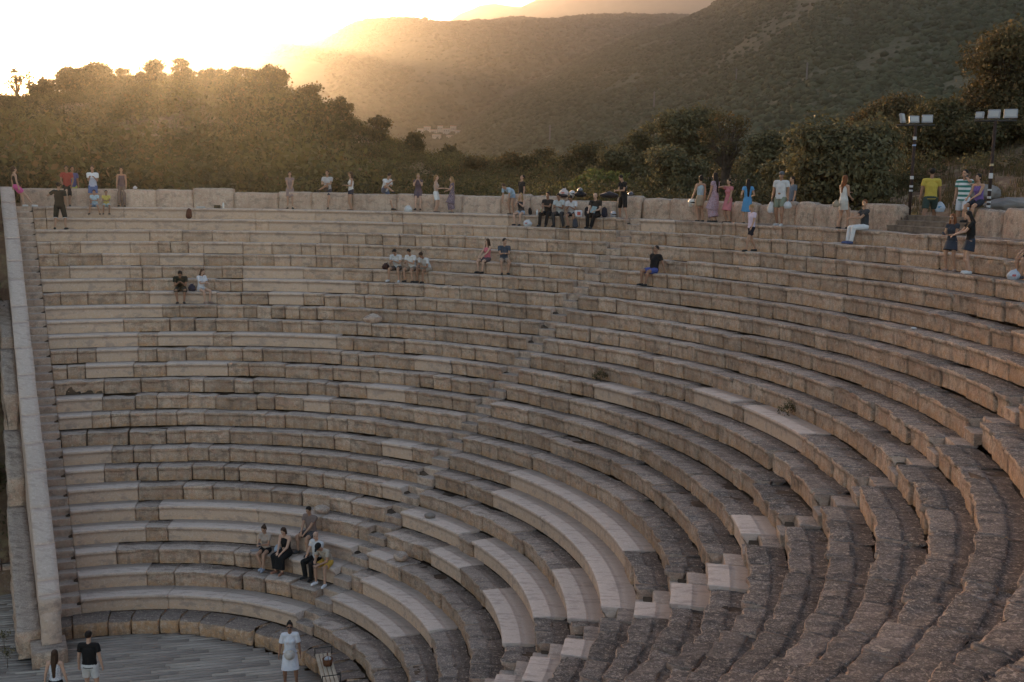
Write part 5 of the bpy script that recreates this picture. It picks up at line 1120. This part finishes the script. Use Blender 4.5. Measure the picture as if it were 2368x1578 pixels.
sack('shoulder_bag', 'beige bag hanging behind the woman in white skirt', j['hip'] + np.array([-.26, -.05, .06]), (.12, .07, .13), (.42, .34, .25), hang=True)
th, p = seat_at(1985, 1); person('man in dark tee and white trousers sitting on the top row looking left', p, yaw_in(th, -.35), 'sit', 1.78, 'm', 'mid', ('short', 'red'), ('tee', (.045, .05, .055)), ('pants', (.66, .65, .64)), shoes=(.08, .1, .2), hands=PH, lean=.05, head=(.7, 0), feet=((-.14, .42, -.44), (.02, .46, -.44)), face=False, group=G2)
# --- right side path
def ground_at(x, dr):
    th = theta_px(x, 1, dr=TREAD1 + dr); q = polar(th, PR + dr, 0); q[2] = max(float(ground_z(q[0], q[1])) + .03, 10.85); return q
p = ground_at(2146, .75); j = person('man in yellow tee and dark green shorts walking away with a plastic bag', p, AWAY - .35, H=hfor(p, 380), skin='tan', hair=('short', 'black'), top=('tee', (.56, .41, .03)), bottom=('shorts', (.045, .07, .06)), shoes=(.03, .025, .02), feet=((-.16, -.22, 0), (.16, .26, 0)), hands=((-.3, .02, .82), (.28, .12, .84)), face=False, build=1.08, group='people on the path behind the wall')
sack('plastic_bag', 'white and blue plastic bag carried by the man in yellow', j['hand'][1], (.17, .12, .19), (.60, .66, .75), hang=True, mark=(.1, .3, .5))
p = ground_at(2222, .8); j = person('bearded man in green and white striped tee with a phone at his ear', p, LEFT + .7, H=hfor(p, 396), skin='mid', hair=('short', 'black'), top=('tee', stripes((.62, .64, .64), (.03, .16, .13), 7)), bottom=('shorts', (.58, .62, .66)), shoes=(.6, .6, .62), hands=((-.11, .1, 1.55), (.25, .05, .85)), poles=((-1, .2, -.8), (.5, -1, -.6)), feet=((-.14, .16, 0), (.12, -.1, 0)), build=1.1, group='people on the path behind the wall')
phone('phone at the ear of the man in the striped tee', j['hand'][0], 0, 1.3)
th, p = par_at(2252, .15); person('woman with dark hair tied back in purple top sitting on the wall end', p + [0, 0, .12], LEFT + .5, 'sit', 1.68, 'f', 'mid', ('ponytail', 'black'), ('tank', (.16, .09, .30)), ('shorts', (.03, .035, .05)), drop=.6, feet=((-.1, .36, -.55), (.12, .34, -.55)), hands=LAP, lean=.15, face=False, group='people on the path behind the wall')
# --- two women, row 4
th, p = stand_at(2195, 3, .25); j = person('woman in dark grey dress and sunglasses, left of two standing close together', p, face_cam(p, -.5), H=hfor(p, 498), sex='f', skin='mid', hair=('wavy', 'red'), top=('dress', (.05, .055, .07)), bottom=('wide', (.05, .06, .085)), shoes=(.35, .25, .2), hands=((-.06, .28, 1.14), (.10, .3, 1.14)), feet=((-.16, .0, 0), (.1, .05, 0)), head=(0, .2), glasses=True, group='two women looking at a phone')
phone('phone shared by the two women in dark skirts', j['hand'][1] + [0, 0, .02], 0, .9)
th, p = stand_at(2238, 3, .25); person('woman in black tee and dark flared skirt, right of two standing close together', p, LEFT - .15, H=hfor(p, 491), sex='f', skin='light', hair=('verylong', 'black'), top=('tee', BLACK), bottom=('wide', (.035, .045, .065)), shoes=(.62, .62, .62), hands=((-.06, .42, 1.12), (.1, .42, 1.10)), head=(.1, .35), lean=.08, face=False, group='two women looking at a phone')
th, p = seat_at(2379, 2); person('person at the right picture edge of whom only knee and foot show', p, yaw_in(th, -.2), 'sit', 1.74, 'm', 'mid', ('short', 'black'), ('tee', BLACK), ('shorts', BLACK), shoes=(.1, .09, .1), feet=((-.12, .36, -.44), (.16, .36, -.44)), hands=LAP, group=G2)
th, p = stand_at(2343, 3, .22); sack('plastic_bag', 'white and red plastic bag at the right edge beside the cropped person', p, (.16, .12, .15), (.66, .68, .74), mark=(.6, .12, .12))
# --- lower seats, row 23 and 22
th, p = seat_at(607, 23); j = person('woman with tied up hair in beige top and black skirt, leftmost on the lower seats', p, yaw_in(th, -.05), 'sit', 1.62, 'f', 'mid', ('bun', 'brown'), ('tee', (.42, .32, .25)), ('miniskirt', BLACK), shoes=(.33, .36, .42), hands=((-.05, .26, .36), (.07, .26, .36)), lean=.12, head=(0, .35), feet=((-.20, .44, -.44), (-.12, .36, -.44)), group=G3)
phone('phone read by the leftmost woman on the lower seats', j['hand'][0], 0)
th, p = seat_at(652, 23); person('curly dark haired woman in long black dress, second on the lower seats', p, yaw_in(th, -.1), 'sit', 1.7, 'f', 'light', ('bob', 'brown'), ('tank', BLACK), ('maxi', BLACK), shoes=(.3, .15, .1), hands=((-.12, .28, .2), (.02, .3, .2)), lean=.15, head=(.2, .4), feet=((-.2, .4, -.44), (.06, .38, -.44)), build=1.12, group=G3)
th, p = seat_at(631, 23, .12); sack('plastic_bag', 'pale blue plastic bag between the two women on the lower seats', p, (.10, .09, .16), (.5, .58, .68))
th, p = seat_at(581, 23, .08); sack('cloth', 'crumpled grey cloth left of the woman in black skirt', p - [0, 0, .02], (.14, .1, .045), (.3, .29, .3), ties=False, cat='cloth')
th, p = seat_at(709, 22); person('man in brown tee and grey shorts sitting one row above the others', p, yaw_in(th, -.1), 'sit', 1.78, 'm', 'mid', ('short', 'black'), ('tee', (.22, .15, .125)), ('shorts', (.09, .085, .09)), shoes=(.05, .05, .05), hands=((-.05, .3, .14), (.05, .32, .14)), lean=.12, head=(.2, .3), feet=((-.26, .40, -.44), (.14, .36, -.44)), build=1.12, group=G3)
th, p = seat_at(722, 23); person('bald man in white tee and black trousers on the lower seats', p, yaw_in(th, -.1), 'sit', 1.72, 'm', 'light', None, ('tee', WHITE), ('pants', BLACK), hands=((-.24, .28, .12), (.16, .25, .14)), lean=.05, head=(.1, .15), feet=((-.16, .34, -.44), (.1, .34, -.44)), build=1.12, group=G3)
th, p = seat_at(747, 23); j = person('person with black cap, cream tee and mustard shorts bent over on the lower seats', p, yaw_in(th, .1), 'sit', 1.76, 'm', 'mid', ('short', 'black'), ('tee', (.45, .38, .30)), ('shorts', (.62, .36, .02)), shoes=(.7, .68, .68), hat=BLACK, lean=.75, head=(0, .4), hands=((-.14, .5, .2), (.02, .5, .18)), feet=((-.3, .5, -.44), (.04, .46, -.44)), group=G3)
phone('phone held low by the person in mustard shorts', j['hand'][1], 0)
# --- orchestra floor
def floor_at(x, y): d = ray(x, y); return CAM + d * (ZF + .004 - CAM[2]) / d[2]
p = floor_at(133, 1655); person('woman with long brown hair, patterned white top and black skirt on the floor', p, AWAY + .05, H=1.64, sex='f', skin='light', hair=('verylong', 'brown'), top=('tank', floral((.55, .54, .56), (.3, .32, .36), 45)), bottom=('midi', BLACK), hands=((-.30, .0, .82), (.30, .02, .84)), face=False, group=G4)
p = floor_at(211, 1622); person('man in black tee and white shorts seen from behind on the floor', p, AWAY, H=1.8, skin='light', hair=('short', 'black'), top=('tee', BLACK), bottom=('shorts', (.7, .68, .66)), hands=((-.28, .02, .82), (.32, .0, .84)), face=False, build=1.05, group=G4)
p = floor_at(672, 1588); j = person('woman in loose white dress and sunglasses with a straw hat at her waist', p, face_cam(p, -.05), H=1.72, sex='f', skin='tan', hair=('bun', 'black'), top=('loose', (.74, .74, .78)), bottom=('midi', (.74, .74, .78)), hands=((-.28, .02, .82), (.30, .02, .84)), feet=((-.16, .06, 0), (.14, -.02, 0)), shoes=(.25, .14, .09), glasses=True, build=1.05, group=G4)
hb = Blob(); hb.cone((0, -.01, 0), (0, .05, 0), .15, .13, caps=False, ax=[0, 0, 1]); hb.ell((0, .07, 0), np.eye(3), np.array([.10, .07, .10]))
o = hb.fuse('straw_hat', cloth((.58, .52, .46)), None, .012, 1); q = j['chest'] + rot(j['yaw']) @ np.array([.0, .20, -.30]); o.location = tuple(map(float, q)); o.rotation_euler = (0, 0, j['yaw']); tag(o, 'cream straw hat held in front of the white dress', 'hat')

# ------------------------------------------------------------------ bench, basket and small objects
M_IRON = mat('iron', (.05, .045, .04), .5, .5, metal=.6); M_SLAT = mat('bench_wood', (.46, .38, .28), .8, .2, (.33, .26, .19), 4)
bp0 = floor_at(731, 1549); bp1 = floor_at(757, 1650); bd = nrmv(bp1 - bp0); byaw = math.atan2(bd[1], bd[0])
bench = tag(empty('bench', tuple(map(float, bp0)), byaw), 'wooden slat bench with black iron end frames at the edge of the plank floor', 'bench')
BL = 2.0
for i in range(4): bm_obj('slat', box_mesh(BL - .06, .085, .03), M_SLAT, bench, (BL / 2, .02 + .105 * i, .44))
for x in (.03, BL - .3):
    b = Blob(); pts_ = [(x, -.03, 0), (x, -.03, .62), (x, .42, .62), (x, .42, 0)]
    for a_, b_ in zip(pts_[:-1], pts_[1:]): b.cone(a_, b_, .014, .014, seg=8)
    b.cone((x, -.03, .415), (x, .42, .415), .012, .012, seg=8); mesh_obj('end_frame', b.V, b.F, M_IRON, bench, True)
q = bp0 + bd * .75 + np.array([-bd[1], bd[0], 0]) * .22 + [0, 0, .458]
M_WICK = mat('wicker', (.20, .09, .045), .8, .2, (.12, .05, .025), 30, .6, 60)
bas = tag(empty('basket', tuple(map(float, q)), byaw), 'brown wicker basket with a white cloth standing on the bench', 'basket')
prof = [(0, 0), (.11, 0), (.125, .08), (.14, .18), (.128, .18), (.115, .05), (0, .05)]; V = []; F = []
for rad, z in prof:
    for k_ in range(20): a_ = 2 * math.pi * k_ / 20; V.append((rad * math.cos(a_), rad * math.sin(a_), z))
for i in range(len(prof) - 1):
    for k_ in range(20): F.append((i * 20 + k_, i * 20 + (k_ + 1) % 20, (i + 1) * 20 + (k_ + 1) % 20, (i + 1) * 20 + k_))
mesh_obj('basket_body', V, F, M_WICK, bas, True)
b = Blob()
for i in range(12): a0, a1 = math.pi * i / 12, math.pi * (i + 1) / 12; b.cone((.13 * math.cos(a0), 0, .16 + .17 * math.sin(a0)), (.13 * math.cos(a1), 0, .16 + .17 * math.sin(a1)), .009, .009, seg=6)
mesh_obj('handle', b.V, b.F, M_WICK, bas, True)
sack('towel', 'white folded cloth stuffed in the wicker basket', q + np.array([0, 0, .12]), (.09, .08, .07), (.6, .62, .66), ties=False, cat='cloth')
# left of the couple: things on the top rows
th, p = stand_at(437, 2, .12); backpack('reddish brown backpack leaning against the first row riser on the left', p, 0, (.10, .04, .025), .95)
th, p = seat_at(463, 1, .05); t = bm_obj('book', box_mesh(.34, .2, .07), cloth((.5, .47, .45)), None, (p[0], p[1], p[2] + .035)); tag(t, 'thick pale book lying on the top row right of the backpack', 'book')
th, p = seat_at(501, 1, .05); t = bm_obj('box', box_mesh(.26, .16, .14), cloth((.07, .055, .03)), None, (p[0], p[1], p[2] + .07)); tag(t, 'small dark box on the top row beside the water bottle', 'box')
th, p = seat_at(515, 1, .05); bottle('clear bottle with white cap on the top row right of the small dark box', p, (.6, .62, .6), .26, .045)
th, p = par_at(314, .1); t = sack('handbag', 'shiny white bag on the wall glinting in the sun', p, (.09, .07, .08), (.75, .75, .78), ties=False)
for i, (x, k, lab) in enumerate([(2095, 6, 'small white paper scrap on the upper right seats'), (975, 24, 'white paper scrap on the low right seats'), (980, 20, 'pale loose stone on the seat above the long new bench')]):
    th, p = seat_at(x, k, .1); sack('paper_scrap' if i < 2 else 'loose_stone', lab, p, (.08, .05, .035) if i < 2 else (.17, .12, .1), (.7, .68, .66) if i < 2 else (.33, .28, .24), ties=False, cat='litter' if i < 2 else 'stone')
for x, k, sc2, lab in [(855, 10, (.34, .24, .2), 'large loose stone resting on the seats above the middle'), (730, 21, (.25, .2, .16), 'rough loose block on the seats above the seated group'), (905, 22, (.22, .2, .15), 'small broken stone beside the middle stair')]:
    th, p = seat_at(x, k, .2); sack('loose_stone', lab, p, sc2, (.36, .29, .235), m=M_STONE, ties=False, cat='stone')

# ------------------------------------------------------------------ floodlight poles
def floodlight(x, ybase, ytop, label, heads, dist_dr, stick):
    base = ground_at(x, dist_dr); d = ray(x, ytop); hd_ = math.hypot(*(base[:2] - CAM[:2])); zt = CAM[2] + hd_ * d[2] / math.hypot(d[0], d[1]); Hh = zt - base[2]
    u = np.array([base[0] - CAM[0], base[1] - CAM[1]]); u /= np.linalg.norm(u); yw = math.atan2(u[1], u[0]) - math.pi / 2
    t = tag(empty('floodlight_pole', tuple(map(float, base)), yw), label, 'floodlight', 'floodlight poles behind the wall')
    b = Blob(); b.cone((0, 0, -.3), (0, 0, Hh), .055, .045, caps=False); mesh_obj('pole', b.V, b.F, mat('rusty_pole', (.05, .03, .022), .8, .2, (.03, .02, .018), 5), t, True)
    b = Blob(); b.cone((-.58, 0, Hh), (.58, 0, Hh), .03, .03, caps=False); mesh_obj('cross_bar', b.V, b.F, M_IRON, t, True)
    for ox, sw_, sh_, yy in heads:
        h = bm_obj('lamp_head', box_mesh(sw_ + .04, .09, sh_ + .04), mat('lamp_housing', (.25, .25, .26), .5, .4), t, (ox, 0, Hh + sh_ * .5 + .08)); h.rotation_euler = (-.25, 0, yy)
        bm_obj('lamp_glass', box_mesh(sw_ - .03, .012, sh_ - .05), mat('lamp_glass', (.36, .35, .33), .3, .6), h, (0, -.047, 0))
        b = Blob(); b.cone((ox, 0, Hh), (ox, 0, Hh + .12), .018, .018); mesh_obj('bracket', b.V, b.F, M_IRON, t, True)
    for z_, hh_, cc in stick:
        b = Blob(); b.cone((0, 0, Hh * z_), (0, 0, Hh * z_ + hh_), .0585, .0585, caps=False); mesh_obj('sticker', b.V, b.F, cloth(cc), t)
floodlight(2100, 478, 290, 'left floodlight pole with three square lamps, beside the man in yellow', [(-.42, .16, .28, 1.0), (-.06, .28, .2, .35), (.34, .30, .23, 0)], .9, [(.86, .10, WHITE), (.80, .05, (.3, .4, .6)), (.48, .10, WHITE), (.40, .07, WHITE), (.36, .06, (.5, .5, .5))])
floodlight(2280, 470, 280, 'right floodlight pole with three square lamps, beside the path', [(-.44, .2, .17, -.3), (-.05, .30, .23, -.2), (.40, .34, .24, 0)], .9, [(.60, .07, (.5, .38, .2)), (.49, .16, WHITE), (.38, .05, WHITE), (.31, .07, WHITE), (.27, .06, WHITE), (.23, .07, WHITE)])

# ------------------------------------------------------------------ wooden ramp at the gap in the wall
rp = (gapA + gapB) / 2; hw_ = (gapA - gapB) * PR / 2
ramp = tag(empty('wooden_ramp', tuple(polar(rp, PR - .25, zk(1))), rp - math.pi / 2), 'weathered timber steps filling the gap in the top wall', 'steps')
M_RAMP = mat('old_timber', (.22, .17, .13), .9, .1, (.12, .09, .07), 5, .4, 25)
for i in range(3):
    for j_ in range(3): bm_obj('board', box_mesh(hw_ * 2 * .98, .15, .045), M_RAMP, ramp, (0, -.05 + i * .42 + j_ * .16 - .12, .16 + .16 * i))
    bm_obj('riser_board', box_mesh(hw_ * 2 * .96, .04, .15), M_RAMP, ramp, (0, -.22 + i * .42, .07 + .16 * i))
# dry grass tufts
def grass(name, label, pts, h, m, seed, n=60, w=.012):
    r = np.random.default_rng(seed); V = []
    for (x, y) in pts:
        z = float(ground_z(x, y))
        for _ in range(n):
            a = r.uniform(0, 6.28); bx, by = x + r.normal(0, .18), y + r.normal(0, .18); hh = h * r.uniform(.5, 1.2); l = r.uniform(.05, .35) * hh
            V += [(bx - w, by, z), (bx + w, by, z), (bx + w * .3 + l * math.cos(a), by + l * math.sin(a), z + hh), (bx - w * .3 + l * math.cos(a), by + l * math.sin(a), z + hh)]
    F = np.arange(len(V)).reshape(-1, 4); C = np.repeat(np.stack([r.random(len(F)), r.random(len(F)), 0 * np.zeros(len(F)), np.ones(len(F))], 1), 4, 0)
    return tag(mesh_obj(name, V, F, m, attrs={'lf': C}), label, 'grass', kind='stuff')
L_DRY = leaf_mat('dry_straw', (.28, .19, .08), (.45, .30, .12), (.45, .2, .06))
r_ = np.random.default_rng(8); gp = []
for _ in range(170): q = ground_at(r_.uniform(1930, 2110), r_.uniform(.9, 4.5)); gp.append((q[0], q[1]))
grass('dry_grass', 'dry yellow grass in front of the largest olive tree', gp, .45, L_DRY, 1)
gp = []
for _ in range(500): q = ground_at(r_.uniform(1980, 2500), r_.uniform(1.2, 22)); gp.append((q[0], q[1]))
grass('dry_grass', 'sparse dry tufts over the reddish bank at the right', gp, .3, L_RUST, 2, 26)
for x, k, lab in [(1393, 12, 'small green weed growing from the seats in the middle right'), (1832, 11, 'low dark green weed at the foot of a seat riser on the right')]:
    th, p = seat_at(x, k - 1, -.22); p[2] = zk(k) - .03; t = tag(empty('weed', tuple(p)), lab, 'plant'); v, f, c = leaves([(0, 0, .2), (.18, .03, .14), (-.2, 0, .12)], [.15, .10, .1], 380, .025, 1.2, 5); mesh_obj('leaves', v, f, L_DARK, t, attrs={'lf': c}); b = Blob(); b.cone((0, 0, 0), (0, 0, .14), .008, .005); mesh_obj('stem', b.V, b.F, M_BARK, t)
for x, y, hgt, lab in [(18, 1545, .55, 'thin light green plant growing beside the planks, front one'), (10, 1500, .5, 'thin light green plant behind the front one at the left edge')]:
    p = floor_at(x, y); t = tag(empty('plant', tuple(p)), lab, 'plant'); v, f, c = leaves([(0, 0, hgt * .6), (.12, 0, hgt * .8), (-.1, .05, hgt * .85)], [.13, .1, .09], 150, .03, 1.1, 6); mesh_obj('leaves', v, f, L_OLIVE, t, attrs={'lf': c}); b = Blob(); b.cone((0, 0, 0), (0, 0, hgt * .8), .01, .005); mesh_obj('stem', b.V, b.F, M_BARK, t)
r_ = np.random.default_rng(77); sp_ = []
for _ in range(700):
    t_, o_ = r_.uniform(-8, 11.0), WT + r_.uniform(1.6, 16); q = wl(t_, o_); sp_.append((q[0], q[1]))
scrub('scrub', 'dark scrub on the slope outside the end wall', sp_, r_.uniform(.5, 1.2, len(sp_)), L_DARK, 9)
# bushes outside the end wall, low stones and cable
for i, (t_, off, w_, h_) in enumerate([(4.5, 1.6, 2.6, 2.4), (7.0, 2.2, 3.0, 3.0), (9.2, 1.9, 2.4, 2.6), (1.5, 2.4, 3.2, 2.6), (-1.5, 2.6, 3.4, 2.6), (10.6, 3.2, 2.6, 2.6), (5.5, 4.5, 3.4, 3.4), (.5, 5.0, 3.4, 3.2)]):
    q = wl(t_, WT + .4 + off - .4); z = float(ground_z(q[0], q[1]))
    make_tree('bush', ['dark green bush against the outside of the end wall, %s' % s_ for s_ in ('near the middle of its slope', 'beside its tall outer masonry', 'lowest down by the planks', 'in its upper third', 'topmost beside the corner', 'low and set back', 'set back at mid slope', 'set back near the top')][i], (q[0], q[1], z), h_, w_, L_DARK if i % 2 else L_OLIVE, size=.10, trunk_h=.05, seed=600 + i, nclump=9, cat='bush', group='bushes outside the end wall')
rb = tag(empty('rubble_wall', (0, 0, 0)), 'low line of rough stones behind the lower plank walkway', 'wall')
for i in range(9):
    q = wl(11.3, WT + .55 + i * .55); o = slab('rubble_stone', 11.1, 11.6, WT + .3 + i * .56, WT + .82 + i * .56, -1.2, -1.2, -.45 + .1 * math.sin(i * 2.1), -.5, rb, .5, 0, .9, 40 + i)
b = Blob(); a_ = wl(11.75, WT + .5); c_ = wl(11.75, WT + 6); b.cone((a_[0], a_[1], -.35), (c_[0], c_[1], -.32), .02, .02); tag(mesh_obj('hand_rail', b.V, b.F, M_IRON, None, True), 'thin metal rail above the low stones at the left edge', 'rail')

# ------------------------------------------------------------------ boulders, village, pylons on the mountain
def boulder(label, x, y, dist, sz, seed):
    d = ray(x, y); h = math.hypot(d[0], d[1]); P = CAM + d / h * dist; import bmesh; bm = bmesh.new(); bmesh.ops.create_icosphere(bm, subdivisions=4, radius=1); co = np.array([v.co[:] for v in bm.verts]); n_ = np.abs(fbm(co, 1.4, seed, 4)); c2 = co * (1 - .5 * n_[:, None]) * np.array(sz)
    for v, q in zip(bm.verts, c2): v.co = q
    o = bm_obj('boulder', bm, mat('grey_rock', (.25, .22, .2), .9, .1, (.13, .12, .115), 1.2, .6, 6), None, tuple(P), True); return tag(o, label, 'boulder')
boulder('large grey rock outcrop among the trees behind the right floodlight', 2316, 326, 62, (1.7, 1.2, 1.5), 3)
boulder('flat grey boulder on the wall line right of the right floodlight pole', 2345, 476, 40, (1.1, .6, .30), 5)
boulder('small grey boulder on the reddish slope between the floodlight poles', 2270, 446, 44, (.8, .5, .35), 7)
bpy.context.view_layer.update(); DG = bpy.context.evaluated_depsgraph_get()
MT = [o for o in bpy.data.objects if o.name.startswith('mountain')]
from mathutils.bvhtree import BVHTree
bvh = [BVHTree.FromObject(o, DG) for o in MT]
def on_mountain(x, y):
    d = Vector(ray(x, y)); best = None
    for t in bvh:
        h = t.ray_cast(Vector(CAM), d)
        if h[0] is not None and (best is None or h[3] < best[3]): best = h
    return best
M_HW = mat('house_wall', (.36, .31, .27), .9, .1); M_HR = mat('house_roof', (.30, .16, .10), .9, .1); M_HWIN = mat('house_window', (.05, .05, .06), .3, .5)
for i, (x, y, wpx, hpx) in enumerate([(972, 303, 12, 9), (988, 300, 14, 12), (1003, 306, 14, 10), (1018, 299, 12, 13), (1032, 304, 16, 11), (1048, 300, 13, 14), (1060, 307, 12, 9), (1010, 316, 18, 8), (1040, 318, 14, 8)]):
    h = on_mountain(x, y + hpx / 2)
    if h is None: continue
    D = h[3]; wm, hm_ = wpx / FPX * D, hpx / FPX * D; P = np.array(h[0][:]); t = tag(empty('house', (P[0], P[1], P[2] - hm_ * .3), (i * .7) % .6 - .3), 'small pale village house below the bare slope, %s' % ('leftmost at the tree line', 'second from the left with flat top', 'low one left of the centre', 'tall one at the centre', 'wide one right of the centre', 'tallest towards the right', 'rightmost small one', 'lower front one on the left', 'lower front one on the right')[i], 'house', 'village houses on the far slope')
    bm_obj('wall', box_mesh(wm, wm * .7, hm_ * 1.3, .02), M_HW, t, (0, 0, hm_ * .65)); bm_obj('roof', box_mesh(wm * 1.06, wm * .76, hm_ * .12, .1), M_HR, t, (0, 0, hm_ * 1.36))
    for wx in (-.28, .0, .28): bm_obj('window', box_mesh(wm * .13, .2, hm_ * .22, .05), M_HWIN, t, (wx * wm, -wm * .35 - .05, hm_ * .85))
for x, y, hpx, lab in [(1702, 190, 28, 'thin grey pylon low on the dark mountainside, left of the pair'), (1865, 185, 36, 'thin grey pylon on the dark mountainside near the picture top centre right'), (2262, 178, 50, 'tall thin pylon on the mountainside near the rightmost tall tree'), (1271, 330, 38, 'faint thin pylon at the foot of the hazy slope above the picnic group'), (1512, 248, 34, 'faint thin pylon on the slope above the pale olive tree')]:
    h = on_mountain(x, y)
    if h is None: continue
    D = h[3]; Hp_ = hpx / FPX * D; t = tag(empty('pylon', h[0][:]), lab, 'pylon', 'pylons on the mountainside'); b = Blob(); w_ = Hp_ * .035
    for sx_ in (-1, 1): b.cone((sx_ * w_, 0, -2), (sx_ * w_ * .4, 0, Hp_), .22, .18, seg=6)
    b2 = Blob(); b2.cone((-w_ * 2.2, 0, Hp_ * .92), (w_ * 2.2, 0, Hp_ * .92), .16, .16, seg=6); mm_ = mat('pylon_steel', (.10, .10, .11), .6, .3)
    mesh_obj('tower', b.V, b.F, mm_, t); mesh_obj('cross_arm', b2.V, b2.F, mm_, t)

# ------------------------------------------------------------------ haze
HZ = (-5200, -900, -75, 5200, 8600, 1500)
x0, y0, z0, x1, y1, z1 = HZ
hv = [(x, y, z) for z in (z0, z1) for y in (y0, y1) for x in (x0, x1)]
hf = np.array([[0, 2, 3, 1], [4, 5, 7, 6], [0, 1, 5, 4], [2, 6, 7, 3], [0, 4, 6, 2], [1, 3, 7, 5]])
mh = bpy.data.materials.new('haze'); mh.use_nodes = True; th_ = mh.node_tree; th_.nodes.clear()
pv = th_.nodes.new('ShaderNodeVolumePrincipled'); oo = th_.nodes.new('ShaderNodeOutputMaterial'); th_.links.new(pv.outputs[0], oo.inputs['Volume'])
pv.inputs['Color'].default_value = (1.0, .92, .90, 1); pv.inputs['Density'].default_value = 1.9e-4; pv.inputs['Anisotropy'].default_value = .90
tag(mesh_obj('haze', hv, hf, mh), 'warm evening haze filling the valley', 'haze', kind='stuff')
